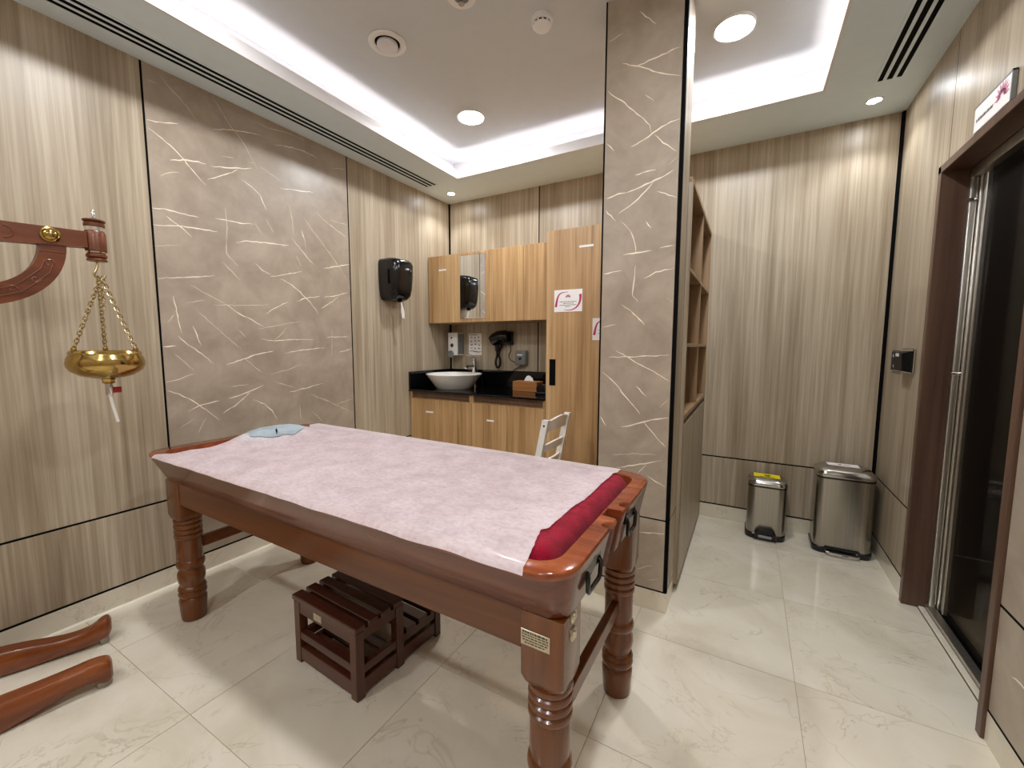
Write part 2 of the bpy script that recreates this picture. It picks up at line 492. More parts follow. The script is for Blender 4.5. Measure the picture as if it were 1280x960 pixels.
def vein_strips(mb, txt, plane, off):
    rnd = random.Random(3)
    W = {'B': (.0030, 1), 'b': (.0022, 1), 'f': (.0016, 2)}
    for ln in txt.strip().split('\n'):
        a = ln.split(); w0, mi = W[a[0]]; q = [int(v) / 1000 for v in a[1:]]
        P = [Vector((q[i], q[i + 1])) for i in range(0, len(q), 2)]
        D = []
        for k in range(len(P) - 1):
            L = (P[k + 1] - P[k]).length; n = max(1, int(L / .018))
            for s_ in range(n): D.append(P[k].lerp(P[k + 1], s_ / n))
        D.append(P[-1]); m = len(D); rings = []
        for k in range(m):
            d = (D[min(k + 1, m - 1)] - D[max(k - 1, 0)]).normalized(); nn = Vector((-d.y, d.x))
            tt = k / (m - 1); w = w0 * (.25 + .9 * math.sin(PI * tt) ** .6) * rnd.uniform(.45, 1.2)
            c = D[k] + nn * rnd.uniform(-.0022, .0022)
            rings.append((c + nn * w, c - nn * w))
        vs = []
        for a_, b_ in rings:
            for p in (a_, b_): vs.append({'yz': (off, p.x, p.y), 'xz': (p.x, off, p.y)}[plane])
        mb.add(vs, [(2 * k, 2 * k + 1, 2 * k + 3, 2 * k + 2) for k in range(m - 1)], mi)
MARB = [M['marble'], M['vein'], M['vein_mid'], M['vein_faint']]
def rand_veins(seed, a0, a1, z0, z1, n):
    r = random.Random(seed); out = []
    for _ in range(n):
        x, z = r.uniform(a0, a1), r.uniform(z0, z1); L = r.uniform(.06, .3); an = r.choice([r.uniform(-.4, .4), r.uniform(.6, 1.1), r.uniform(-1.1, -.7)])
        pts = [(x, z)]
        for k in range(3): pts.append((pts[-1][0] + math.cos(an) * L / 3, pts[-1][1] + math.sin(an) * L / 3)); an += r.uniform(-.35, .35)
        if all(a0 + .01 < p[0] < a1 - .01 and z0 + .01 < p[1] < z1 - .01 for p in pts):
            out.append(r.choice('Bbbfff') + ' ' + ' '.join('%d %d' % (p[0] * 1000, p[1] * 1000) for p in pts))
    return '\n'.join(out)

# left wall: black backing with single panels standing proud of the joints
g = .0045
wl = struct(bx(XL - .05, YF - .05, 0, XL - .008, YB + .05, 2.9).build('wall_left', M['black'], origin=(XL, 0, 0)))
wl_c = Vector(wl.location)
def wpart(name, mb, m, root, **k):
    o = mb.build(name, m, None, **k); o.parent = root; o.location = Vector(o.location) - Vector(root.location); return o
for a, b, kind in ((YF, -.20, 'w'), (-.20, .958, 'w'), (.958, 2.117, 'm'), (2.117, YB, 'w')):
    a += g; b -= g
    for z0, z1 in ((GZ + .0045, 2.62), (.108, GZ - .0045)):
        mb = bx(XL - .009, a, z0, XL, b, z1, .0012)
        if kind == 'm':
            if z0 > .3: vein_strips(mb, VEINS_WALL, 'yz', XL + .0004)
            else: vein_strips(mb, rand_veins(5, a, b, z0, z1, 14), 'yz', XL + .0004)
            wpart('stone_panel', mb, MARB, wl, label='taupe stone-look panel with pale veins')
        else: wpart('wood_panel', mb, M['wall_wood'], wl)
bl = struct(bx(XL - .01, YF, 0, XL, YB, .098).build('baseboard_left', M['skirt']))
struct(MB().prism([(XL, 0), (XL + .006, 0), (XL, .008)], YF, YB, 'xz').build('trim_1', M['floor_edge']))  # thin pale strip along the foot of the left wall

# back wall
wb = struct(bx(XL - .05, YB + .008, 0, XR + .05, YB + .05, 2.9).build('wall_back', M['black'], origin=(0, YB, 0)))
for a, b in ((XL + .009, -1.600), (-1.600, -.645), (-.645, XR - .012)):
    for z0, z1 in ((GZ + .0045, 2.62), (.108, GZ - .0045)):
        wpart('wood_panel', bx(a + g, YB, z0, b - g, YB + .009, z1, .0012), M['wall_wood'], wb)
struct(bx(XL, YB, 0, XR, YB + .01, .098).build('baseboard_back', M['skirt']))
struct(bx(XL, YB - .008, .1, XL + .009, YB + .004, ZC).build('trim_2', M['black']))
struct(bx(XR - .013, YB - .010, .1, XR, YB + .004, ZC).build('trim_3', M['black']))

# right wall with the shower doorway
DY0, DY1, DZ = 1.805, 2.645, 2.045
wr = struct(MB().box(XR + .008, DY1 - .01, 0, XR + .05, YB + .05, 2.9).box(XR + .008, DY0, DZ - .01, XR + .05, DY1, 2.9).box(XR + .008, YF - .05, 0, XR + .05, DY0 + .01, 2.9).build('wall_right', M['black'], origin=(XR, 0, 0)))
SY = 2.572
wpart('wood_panel', MB().prism([(SY + .002, DZ), (DY1, DZ), (DY1, GZ + .0045), (YB - .004, GZ + .0045), (YB - .004, 2.62), (SY + .002, 2.62)], XR, XR + .009, 'yz'), M['wall_wood'], wr)
wpart('wood_panel', bx(XR, DY1, .108, XR + .009, YB - .004, GZ - .0045, .0012), M['wall_wood'], wr)
wpart('wood_panel', bx(XR, DY0, DZ, XR + .009, SY - .002, 2.62, .0012), M['wall_wood'], wr)
for a, b in ((.66, DY0), (YF, .66)):
    for z0, z1 in ((GZ + .0045, 2.62), (.108, GZ - .0045)):
        mb = bx(XR, a + g, z0, XR + .009, b - g, z1, .0012)
        if a > 0:
            vein_strips(mb, rand_veins(11 if z0 > .3 else 12, a, b, z0, z1, 60 if z0 > .3 else 26), 'yz', XR - .0004)
            wpart('stone_panel', mb, MARB, wr, label='taupe stone-look panel with pale veins')
        else: wpart('wood_panel', mb, M['wall_wood'], wr)
struct(MB().box(XR, DY1, 0, XR + .01, YB, .098).box(XR, YF, 0, XR + .01, DY0, .098).build('baseboard_right', M['skirt']))

for z in (GZ, .103):
    for a, b in ((DY1, YB - .004), (YF, DY0)):
        wpart('joint_strip', bx(XR + .0006, a, z - .0045, XR + .008, b, z + .0045), M['black'], wr, smooth=0)
wpart('joint_strip', bx(XR + .0006, SY - .003, DZ, XR + .008, SY + .003, 2.6), M['black'], wr, smooth=0)
for z in (GZ, .103): wpart('joint_strip', bx(XL - .008, YF, z - .0045, XL - .0006, YB, z + .0045), M['black'], wl, smooth=0)
for y in (-.20, .958, 2.117): wpart('joint_strip', bx(XL - .008, y - .0045, .1, XL - .0006, y + .0045, 2.6), M['black'], wl, smooth=0)
for z in (GZ, .103): wpart('joint_strip', bx(XL, YB + .0006, z - .0045, XR - .01, YB + .008, z + .0045), M['black'], wb, smooth=0)
for x in (-1.600, -.645): wpart('joint_strip', bx(x - .0045, YB + .0006, .1, x + .0045, YB + .008, 2.6), M['black'], wb, smooth=0)

# wall behind the camera
wf = struct(bx(XL - .05, YF - .05, 0, XR + .05, YF - .008, 2.9).build('wall_front', M['black'], origin=(0, YF, 0)))
for a, b in ((XL, -1.47), (-1.47, -.38), (-.38, XR)):
    wpart('wood_panel', bx(a + g, YF - .009, .104, b - g, YF, 2.62), M['wall_wood'], wf)
struct(bx(XL, YF - .01, 0, XR, YF, .098).build('baseboard_front', M['skirt']))

# pillar
PX0, PX1, PY0, PY1 = -.627, -.281, 1.956, 2.165
wp = struct(bx(PX0 + .006, PY0 + .008, 0, PX1 - .006, PY1, 2.9).build('wall_pillar', M['black'], origin=(PX0, PY0, 0)))
for z0, z1 in ((GZ - .007, 2.80), (.104, GZ - .013)):
    mb = bx(PX0 + .007, PY0, z0, PX1 - .016, PY0 + .012, z1, .001)
    if z0 > .3: vein_strips(mb, '\n'.join(l for l in VEINS_PILLAR.split('\n') if min(int(v) for v in l.split()[2::2]) > 452), 'xz', PY0 - .0004)
    else: vein_strips(mb, '\n'.join(l for l in VEINS_PILLAR.split('\n') if max(int(v) for v in l.split()[2::2]) < 438 and min(int(v) for v in l.split()[2::2]) > 110), 'xz', PY0 - .0004)
    wpart('stone_panel', mb, MARB, wp, label='taupe stone-look panel with pale veins')
    wpart('side_panel', bx(PX1 - .012, PY0 + .012, z0, PX1, PY1, z1, .001), M['wall_wood'], wp, label='oak-look side of the pillar')
    wpart('side_panel', bx(PX0, PY0 + .012, z0, PX0 + .012, PY1, z1, .001), M['wall_wood'], wp, label='oak-look side of the pillar')
wpart('edge_strip', bx(PX1 - .015, PY0 - .001, .1, PX1 + .0008, PY0 + .016, 2.8), M['black'], wp)
for z, h in ((GZ - .010, .005), (.100, .005)):
    wpart('joint_strip', bx(PX0 + .004, PY0 + .0006, z - h, PX1 - .004, PY0 + .012, z + h), M['black'], wp, smooth=0)
    wpart('joint_strip', bx(PX1 - .012, PY0 + .010, z - h, PX1 - .0006, PY1, z + h), M['black'], wp, smooth=0)
wpart('edge_strip', bx(PX0, PY0 - .001, .1, PX0 + .006, PY0 + .012, 2.8), M['black'], wp)
wpart('skirting', bx(PX0, PY0, 0, PX1, PY1, .097, .001), M['skirt'], wp)

# ceiling: tray with a lit cove
OX0, OX1, OY0, OY1 = -2.105, .272, -1.14, 2.82
CV = .15
ceil = struct(bx(XL - .05, YF - .05, ZT, XR + .05, YB + .05, ZT + .04).build('ceiling', M['tray_paint'], origin=(0, 0, ZT)))
def ring(x0, y0, x1, y1, X0, Y0, X1, Y1, z0, z1):
    mb = MB()
    vi = [(x0, y0), (x1, y0), (x1, y1), (x0, y1)]; vo = [(X0, Y0), (X1, Y0), (X1, Y1), (X0, Y1)]
    vs = [(x, y, z) for z in (z0, z1) for ringp in (vi, vo) for x, y in ringp]
    fs = []
    for k in range(4):
        j = (k + 1) % 4
        fs += [(k, j, 4 + j, 4 + k), (8 + k, 12 + k, 12 + j, 8 + j), (k, 8 + k, 8 + j, j), (4 + k, 4 + j, 12 + j, 12 + k)]
    return mb.add(vs, fs)
wpart('soffit', ring(OX0, OY0, OX1, OY1, XL - .05, YF - .05, XR + .05, YB + .05, ZC, ZC + .02), M['paint'], ceil, smooth=0)
wpart('fascia', ring(OX0 + .0005, OY0 + .0005, OX1 - .0005, OY1 - .0005, OX0 - .012, OY0 - .012, OX1 + .012, OY1 + .012, ZC - .001, ZC + .065), M['paint_white'], ceil, smooth=0)
wpart('cove_wall', ring(OX0 - CV, OY0 - CV, OX1 + CV, OY1 + CV, OX0 - CV - .02, OY0 - CV - .02, OX1 + CV + .02, OY1 + CV + .02, ZC + .02, ZT), M['paint_white'], ceil, smooth=0)
zl = ZC + .024; d0, d1 = .030, .044
for x0, y0, x1, y1 in ((OX0 - d1, OY0 - d0, OX0 - d0, OY1 + d0), (OX1 + d0, OY0 - d0, OX1 + d1, OY1 + d0), (OX0 - d0, OY1 + d0, OX1 + d0, OY1 + d1), (OX0 - d0, OY0 - d1, OX1 + d0, OY0 - d0)):
    wpart('light_strip', MB().add([(x0, y0, zl), (x1, y0, zl), (x1, y1, zl), (x0, y1, zl)], [(0, 1, 2, 3)]), M['cove_glow'], ceil, smooth=0, label='white light strip hidden in the cove')

# shower doorway
dr = sroot('door_1')
wpart('jamb', bx(XR - .010, DY1 - .034, 0, XR + .085, DY1, DZ, .002), M['frame_wood'], dr)
wpart('jamb', bx(XR - .010, DY0, 0, XR + .085, DY0 + .034, DZ, .002), M['frame_wood'], dr)
wpart('head', bx(XR - .010, DY0, DZ - .034, XR + .085, DY1, DZ, .002), M['frame_wood'], dr)
wpart('sill', bx(XR + .052, DY0 + .034, 0, XR + .075, DY1 - .034, .010, .003), M['skirt'], dr, label='pale stone threshold strip')
wpart('rail', bx(XR + .075, DY0 + .02, 0, XR + .108, DY1 - .02, .028, .002), M['alu'], dr, label='grey metal floor rail')
wpart('seal', bx(XR + .108, DY0 + .02, 0, XR + .15, DY1 - .02, .022, .002), M['black_plastic'], dr, label='black rubber seal')
wpart('rail', bx(XR + .085, DY0 + .02, DZ - .075, XR + .12, DY1 - .02, DZ - .034, .002), M['alu'], dr)
wpart('post', bx(XR + .084, DY1 - .052, 0, XR + .108, DY1 - .030, DZ - .04, .004, seg=2), M['alu'], dr, label='front metal door post')
wpart('post', bx(XR + .110, DY1 - .066, 0, XR + .135, DY1 - .030, DZ - .04, .004, seg=2), M['alu'], dr, label='inner metal door post')
wpart('post', bx(XR + .10, DY0 + .02, 0, XR + .13, DY0 + .05, DZ - .04, .003), M['alu'], dr)
for z in (1.12, 1.87):
    wpart('clip', bx(XR + .078, DY1 - .062, z, XR + .138, DY1 - .034, z + .012, .003), M['chrome'], dr)
gl = wpart('glass_pane', bx(XR + .116, DY0 + .04, .028, XR + .124, DY1 - .05, DZ - .06), M['glass'], dr, smooth=0, label='dark smoked glass')
wpart('stile', bx(XR + .112, DY1 - .115, .028, XR + .128, DY1 - .095, DZ - .06, .002), M['alu'], dr)
# dim room beyond the glass
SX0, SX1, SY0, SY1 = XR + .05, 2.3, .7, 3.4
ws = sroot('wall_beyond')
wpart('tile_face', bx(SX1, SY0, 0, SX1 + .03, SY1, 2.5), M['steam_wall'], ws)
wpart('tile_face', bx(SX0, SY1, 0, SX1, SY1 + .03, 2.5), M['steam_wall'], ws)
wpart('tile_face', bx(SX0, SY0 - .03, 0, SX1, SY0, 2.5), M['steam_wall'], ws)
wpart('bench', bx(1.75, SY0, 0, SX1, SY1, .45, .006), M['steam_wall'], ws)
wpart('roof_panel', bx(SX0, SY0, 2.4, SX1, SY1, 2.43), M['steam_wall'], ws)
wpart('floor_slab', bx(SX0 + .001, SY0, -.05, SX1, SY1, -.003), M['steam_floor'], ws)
wpart('fill_disc', MB().lathe([(.045, 2.392), (.045, 2.399)], (1.45, 2.15, 0), n=24), M['fill_glow'], ws, smooth=0, label='added glowing disc that brightens the room behind the glass')  # added emitter, lightens the view through the dark glass
# ------------------------------------------------------------------ lamps and ceiling fittings
def ceiling_light(x, y, label):
    r = thing('ceiling_light', label, 'light', (x, y, ZT - .012), group='round ceiling lights')
    MB().lathe([(.080, .012), (.092, .012), (.092, .002), (.086, -.002), (.080, .002)], n=40, cap0=False, cap1=False).build('trim_ring', M['white'], r, origin=(0, 0, 0))
    MB().lathe([(.0805, .004)], n=40).build('diffuser', M['disc_glow'], r, origin=(0, 0, 0), smooth=0) if False else \
        MB().add([(.0805 * math.cos(2 * PI * i / 40), .0805 * math.sin(2 * PI * i / 40), .003) for i in range(40)], [tuple(range(40))]).build('diffuser', M['disc_glow'], r, origin=(0, 0, 0), smooth=0)
    return r
for x, y, lb in ((-1.69, 2.42, 'round glowing ceiling light left of the pillar'), (-.135, 2.39, 'round glowing ceiling light right of the pillar'),
                 (-1.69, .80, 'round ceiling light above the massage table, out of view'), (-.135, .80, 'round ceiling light above the camera spot, out of view'),
                 (-1.69, -.75, 'round ceiling light behind the camera on the left, out of view'), (-.135, -.75, 'round ceiling light behind the camera on the right, out of view')):
    ceiling_light(x, y, lb)
def spotlight(x, y, label):
    r = thing('recessed_spotlight', label, 'light', (x, y, ZC), group='small corner spotlights')
    MB().lathe([(.026, .004), (.040, .004), (.040, -.003), (.034, -.005), (.027, -.001)], n=28, cap0=False, cap1=False).build('trim_ring', M['white'], r, origin=(0, 0, 0))
    MB().add([(.0275 * math.cos(2 * PI * i / 24), .0275 * math.sin(2 * PI * i / 24), -.001) for i in range(24)], [tuple(range(24))]).build('lens', M['spot_glow'], r, origin=(0, 0, 0), smooth=0)
    l = bpy.data.lights.new('spot_lamp', 'SPOT'); l.energy = SPOT_W; l.color = (.86, .93, 1.0); l.spot_size = math.radians(110); l.spot_blend = .6; l.shadow_soft_size = .02
    o = bpy.data.objects.new('spot_lamp', l); COL.objects.link(o); o.parent = r; o.location = (0, 0, -.02)
spotlight(-2.356, 3.064, 'small bright spotlight in the far left ceiling corner')
spotlight(.528, 3.064, 'small bright spotlight in the ceiling corner above the bins')
spotlight(-2.33, -1.37, 'small spotlight in the ceiling corner behind the camera, left')
spotlight(.49, -1.37, 'small spotlight in the ceiling corner behind the camera, right')

def slot_diffuser(x0, x1, y0, y1, label):
    r = thing('slot_diffuser', label, 'air vent', ((x0 + x1) / 2, (y0 + y1) / 2, ZC), group='ceiling slot vents')
    w, h = (x1 - x0) / 2, (y1 - y0) / 2
    bx(-w, -h, -.0024, w, h, .004).build('backing', M['dark'], r)
    p = 2 * w / 5
    MB().box(-w - .012, -h - .014, -.0032, -w, h + .014, 0).box(w, -h - .014, -.0032, w + .012, h + .014, 0).box(-w, -h - .014, -.0032, w, -h, 0).box(-w, h, -.0032, w, h + .014, 0).build('frame', M['paint'], r, smooth=0)
    for k in (1, 3): bx(-w + p * k + .002, -h, -.0032, -w + p * (k + 1) - .002, h, 0).build('slat', M['paint'], r, smooth=0)
slot_diffuser(-2.437, -2.335, -1.0, 2.835, 'long three-slot ceiling vent along the left wall')
slot_diffuser(.498, .592, -1.0, 2.86, 'three-slot ceiling vent above the shower door')

r = thing('air_valve', 'round white air valve in the ceiling, left of the two other fittings', 'vent', (-1.665, 1.655, ZT))
MB().lathe([(.066, -.002), (.092, -.001), (.094, -.006), (.088, -.012), (.068, -.012), (.062, -.006), (.060, .0)], n=44, cap0=False, cap1=False).build('ring', M['white'], r, origin=(0, 0, 0))
MB().lathe([(.03, -.006), (.066, -.008)], n=40).build('throat', M['dark'], r, origin=(0, 0, 0)) if False else MB().lathe([(.062, -.001), (.062, -.004), (0, -.004)], n=36).build('throat', M['dark'], r)
MB().lathe([(.050, -.006), (.052, -.016), (.050, -.022), (.045, -.0235), (.0, -.022)], n=40).build('disc', M['paint_white'], r, origin=(0, 0, 0))
r = thing('sprinkler_cover', 'round ceiling sprinkler rosette cut by the top edge of the photo', 'sprinkler', (-1.172, 1.612, ZT))
MB().lathe([(.030, -.001), (.062, -.001), (.062, -.006), (.052, -.010), (.036, -.008), (.030, -.002)], n=40, cap0=False, cap1=False).build('rosette', M['white'], r, origin=(0, 0, 0))
MB().lathe([(.033, -.003), (.033, -.005), (.012, -.008), (.010, -.018), (.0, -.018)], n=28).build('cup', M['grey_plastic'], r, origin=(0, 0, 0))
MB().lathe([(.004, -.016), (.004, -.028), (.013, -.029), (.013, -.031), (0, -.031)], n=20).build('nozzle', M['chrome'], r, origin=(0, 0, 0))
r = thing('smoke_detector', 'white domed smoke detector on the ceiling next to the pillar', 'smoke detector', (-.915, 1.893, ZT))
MB().lathe([(.048, 0), (.050, -.004), (.050, -.022), (.046, -.026)], n=36).build('base', M['white'], r, origin=(0, 0, 0))
MB().lathe([(.040, -.024), (.040, -.036)], n=36).build('smoke_chamber', M['dark'], r, origin=(0, 0, 0))
for k in range(12):
    a = k * PI / 6; MB().box(-.004, -.003, -.037, .004, .003, -.024).build('rib', M['white'], r).matrix_basis = Matrix.Translation((.041 * math.cos(a), .041 * math.sin(a), -.030)) @ Matrix.Rotation(a, 4, 'Z')
MB().lathe([(.044, -.035), (.044, -.039), (.032, -.050), (.020, -.054), (0, -.055)], n=36).build('cap', M['white'], r, origin=(0, 0, 0))

# ------------------------------------------------------------------ massage table
TB = thing('massage_table', 'polished red-brown wooden massage table with turned legs and a raised rim', 'table', (-1.266, 1.14, 0), math.radians(-.7))
def tray_outline(x0, y0, x1, y1, r, slot):
    n = 7; pts = []
    def arc(cx, cy, a0):
        for i in range(n + 1):
            a = a0 + PI / 2 * i / n; pts.append((cx + r * math.cos(a), cy + r * math.sin(a)))
    arc(x1 - r, y0 + r, -PI / 2)
    half = [(-.102, 0)] + [(-.080 - .022 * math.cos(PI * k / 6), .026 * math.sin(PI * k / 6)) for k in range(1, 6)] + [(-.058, 0), (-.054, .0005), (-.034, .0005), (-.030, .003), (-.027, None), (-.013, None)]
    side = [(y - .014, d) for y, d in half + [(-y, d) for y, d in half[::-1]]]
    for y, d in side:
        if slot: pts.append(((slot if d is None else x1 - d), y))
        else: pts.append((x1, y))
    arc(x1 - r, y1 - r, 0); arc(x0 + r, y1 - r, PI / 2); arc(x0 + r, y0 + r, PI)
    return pts
def lv(z, *a): return [(x, y, z) for x, y in tray_outline(*a)]
R_ = [lv(.655, -.940, -.340, .952, .340, .045, .936), lv(.659, -.946, -.346, .957, .346, .05, .936), lv(.715, -.974, -.371, .967, .371, .065, .936), lv(.766, -1.003, -.394, .978, .394, .085, .936)]
MB().loft(R_, True, False).build('tray_side', M['table_shaded'], TB)
R2 = [R_[-1], lv(.776, -1.008, -.399, .980, .399, .09, .936), lv(.782, -1.0075, -.3985, .9795, .3985, .09, .936), lv(.785, -1.004, -.395, .976, .395, .089, .935), lv(.785, -.945, -.352, .932, .352, .06, None), lv(.782, -.943, -.350, .930, .350, .058, None)]
MB().loft(R2, False, False).build('rim', M['table_top'], TB, smooth=50)
MB().loft([R2[-1], lv(.708, -.92, -.338, .922, .338, .05, None), lv(.700, -.91, -.330, .914, .330, .045, None)], False, True).build('basin', M['table_top'], TB)
lx, ly = .90, .289
def leg_mb(x, y):
    mb = MB(); h = .0535
    ring = lambda q, z, b: [(x + px, y + py, z) for px, py in rrect(-q, -q, q, q, b, 3)]
    mb.loft([ring(.044, .472, .03), ring(.051, .482, .02), ring(h, .498, .008), ring(h, .655, .006)])
    prof = [(.040, 0), (.046, .003), (.049, .02), (.052, .07), (.0535, .095), (.050, .104), (.047, .108), (.052, .113), (.0545, .122), (.0545, .130), (.050, .138), (.0545, .146), (.052, .155), (.045, .162),
            (.046, .170), (.051, .185), (.0535, .203), (.052, .222), (.046, .238), (.046, .243), (.052, .250), (.0545, .262), (.053, .275), (.047, .283), (.0475, .290), (.0485, .295), (.0485, .375), (.047, .383)]
    z = .383
    for k in range(4):
        prof += [(.047, z), (.0525, z + .006), (.0535, z + .0125), (.0525, z + .019)]; z += .0235
    prof += [(.044, z)]
    mb.lathe(prof, (x, y, 0), n=36); return mb
for sx, sy in ((-1, -1), (-1, 1), (1, -1), (1, 1)): leg_mb(sx * lx, sy * ly).build('leg', M['table_leg'], TB, smooth=40)
for s in (-1, 1):
    bx(-.85, s * .322 - .014, .556, .85, s * .322 + .014, .655, .002).build('apron', M['table_apron'], TB)
    bx(s * lx - .013, -.25, .318, s * lx + .013, .25, .368, .003).build('stretcher', M['table_apron'], TB)
pl = bx(.850, -.3445, .575, .922, -.3425, .612, .0006).build('name_plate', M['tag_metal'], TB, label='small engraved metal plate on the near leg')
mb = MB(); rnd = random.Random(4)
for k, (h, x0, x1) in enumerate(((.004, .004, .066), (.0025, .003, .068), (.0025, .003, .069), (.0025, .004, .066), (.0025, .010, .060))):
    x = x0; z = .607 - k * .0062
    while x < x1:
        w = rnd.uniform(.003, .009); mb.box(.850 + x, -.3450, z - h / 2, .850 + min(x + w, x1), -.3444, z + h / 2); x += w + .002
o = mb.build('print', M['ink'], pl, smooth=0); o.location = Vector(o.location) - Vector(pl.location); o['kind'] = 'stuff'
for z in (.646, .602):
    b = MB().lathe([(.017, 0), (.017, .002), (.014, .004), (.009, .004), (.008, .007), (0, .008)], (.9535, -.29, z), 'x', 24).build('round_badge', M['tag_metal'], TB, label='round brass badge')
for y in (-.215, .125):
    hp = bx(.964, y - .055, .722, .974, y + .055, .752, .002).build('handle_plate', M['black_plastic'], TB, label='black metal handle plate'); hp.rotation_euler = (0, math.radians(16), 0)
    pts = [(.972, y - .042, .736), (.977, y - .044, .726), (.976, y - .042, .690), (.975, y - .036, .684), (.975, y + .036, .684), (.976, y + .042, .690), (.977, y + .044, .726), (.972, y + .042, .736)]
    b = MB().tube(pts, .0055, 8).build('bail', M['black_plastic'], hp)
    hp.rotation_euler = (0, 0, 0); b.location = Vector(b.location) - Vector(hp.location)

# mattress with burgundy terry cover
mt = thing('mattress', 'burgundy towelling mattress cover showing at the foot of the massage table', 'mattress', TB.location, TB.rotation_euler.z)
bm = bmesh.new(); nx, ny = 120, 50
X0, X1, Y0, Y1 = -.775, .926, -.345, .345
def mat_z(x, y):
    e = min(x - X0, X1 - x, y - Y0, Y1 - y)
    z = .703 + .091 * min(1, max(0, e) / .035) ** .4
    z += .0035 * noise.noise(Vector((x * 9, y * 9, 1))) + .0022 * noise.noise(Vector((x * 24, y * 24, 5)))
    return z
def inset(x, y):
    c = Vector((x, y)); r = .05
    cx = min(max(x, X0 + r), X1 - r); cy = min(max(y, Y0 + r), Y1 - r)
    d = Vector((x - cx, y - cy))
    if d.x and d.y:
        m_ = max(abs(d.x), abs(d.y)); d = d.normalized() * m_
    return cx + d.x, cy + d.y
g_ = [[None] * (ny + 1) for _ in range(nx + 1)]
vs = []; fs = []
for i in range(nx + 1):
    for j in range(ny + 1):
        u = i / nx; v = j / ny
        u = .5 - .5 * math.cos(PI * u) if False else u
        x = X0 + (X1 - X0) * u; y = Y0 + (Y1 - Y0) * v
        z = mat_z(x, y); x, y = inset(x, y); vs.append((x, y, z))
for i in range(nx):
    for j in range(ny):
        a = i * (ny + 1) + j; fs.append((a, a + ny + 1, a + ny + 2, a + 1))
MB().add(vs, fs).build('cover', M['terry'], mt, smooth=80)

# pillow and sheet
pw = thing('pillow', 'pale blue face pillow under the sheet at the head of the massage table', 'pillow', TB.location, TB.rotation_euler.z)
vs = []; fs = []; n1, n2 = 24, 14
for i in range(n1):
    a = 2 * PI * i / n1
    for j in range(n2 + 1):
        ph = -PI / 2 + PI * j / n2
        cx, sx_ = math.cos(ph), math.sin(ph)
        vs.append((-.735 + .095 * abs(cx) ** .7 * math.cos(a), .03 + .165 * abs(cx) ** .7 * math.sin(a), .812 + .024 * math.copysign(abs(sx_) ** .8, sx_)))
for i in range(n1):
    for j in range(n2):
        a = i * (n2 + 1) + j; b = ((i + 1) % n1) * (n2 + 1) + j; fs.append((a, b, b + 1, a + 1))
MB().add(vs, fs).build('cushion', M['pillow'], pw, smooth=80)

sh = thing('bed_sheet', 'thin pinkish white disposable sheet spread over the massage table', 'sheet', TB.location, TB.rotation_euler.z)
def lerp_tab(tab, v):
    for (a, xa), (b, xb) in zip(tab, tab[1:]):
        if v <= b: return xa + (xb - xa) * (v - a) / (b - a)
    return tab[-1][1]
LT = [(-.42, -.895), (-.385, -.878), (-.33, -.815), (-.24, -.768), (-.15, -.772), (-.078, -.790), (.0, -.828), (.045, -.838), (.12, -.812), (.194, -.772), (.25, -.80), (.30, -.86), (.339, -.93), (.42, -.93)]
RT = [(-.42, .889), (-.40, .884), (-.33, .868), (-.262, .852), (-.235, .845), (-.215, .862), (-.20, .856), (-.135, .856), (-.06, .857), (-.028, .861), (.02, .866), (.095, .866), (.16, .863), (.25, .866), (.33, .862), (.42, .866)]
def sheet_z(x, y):
    ay = abs(y)
    z = .7985
    if ay > .30: z -= .0105 * min(1, (ay - .30) / .05)
    if y < -.398: z -= (abs(y) - .398) * 1.3
    q = ((x + .735) / .115) ** 2 + ((y - .03) / .185) ** 2
    z += .046 * math.exp(-q ** 1.6 * .9)
    if ay < .34: z += .0022 * noise.noise(Vector((x * 7, y * 11, 3))) + .0012 * noise.noise(Vector((x * 20, y * 26, 9)))
    # a few soft creases near the foot
    for cx, cy, an, L, h in ((.60, -.23, .35, .16, .006), (.66, -.30, .2, .13, .005), (.52, -.12, 1.2, .16, .004), (.45, .05, 1.35, .2, .003), (-.45, .2, .15, .3, .003), (-.2, -.29, .05, .4, .003)):
        dx, dy = x - cx, y - cy; u = dx * math.cos(an) + dy * math.sin(an); w = -dx * math.sin(an) + dy * math.cos(an)
        z += h * math.exp(-(w / .014) ** 2 - (u / L) ** 2)
    return z
vs = []; fs = []; nx, ny = 150, 66
rnd = random.Random(2)
for i in range(nx + 1):
    for j in range(ny + 1):
        y = -.4065 + .8065 * j / ny
        a, b = lerp_tab(LT, y), lerp_tab(RT, y)
        b += .003 * noise.noise(Vector((y * 60, 0, 0)))
        x = a + (b - a) * i / nx
        yy = y
        if j == 0: yy += .0025 * noise.noise(Vector((x * 8, 4, 0)))
        if j == ny: yy += .006 * noise.noise(Vector((x * 6, 9, 0)))
        vs.append((x, yy, sheet_z(x, yy)))
for i in range(nx):
    for j in range(ny):
        a = i * (ny + 1) + j; fs.append((a, a + ny + 1, a + ny + 2, a + 1))
MB().add(vs, fs).build('cloth', M['sheet'], sh, smooth=80)
fc = thing('face_cover', 'crumpled pale blue paper cover on the raised head end of the sheet', 'paper cover', TB.location, TB.rotation_euler.z)
FN, FR = 40, 12
def fc_pt(k, r):
    a = 2 * PI * k / FN; rr = r * (1 + .22 * noise.noise(Vector((math.cos(a) * 2.4, math.sin(a) * 2.4, 2))))
    x, y = -.720 + .096 * rr * math.cos(a), .025 + .125 * rr * math.sin(a)
    return (x, y, sheet_z(x, y) + .0030 + .0075 * abs(noise.noise(Vector((x * 34, y * 34, 7)))) * min(1, (1.15 - r) * 3))
vs = [fc_pt(0, 0)] + [fc_pt(k, (j + 1) / FR) for j in range(FR) for k in range(FN)]
fs = [(0, 1 + k, 1 + (k + 1) % FN) for k in range(FN)]
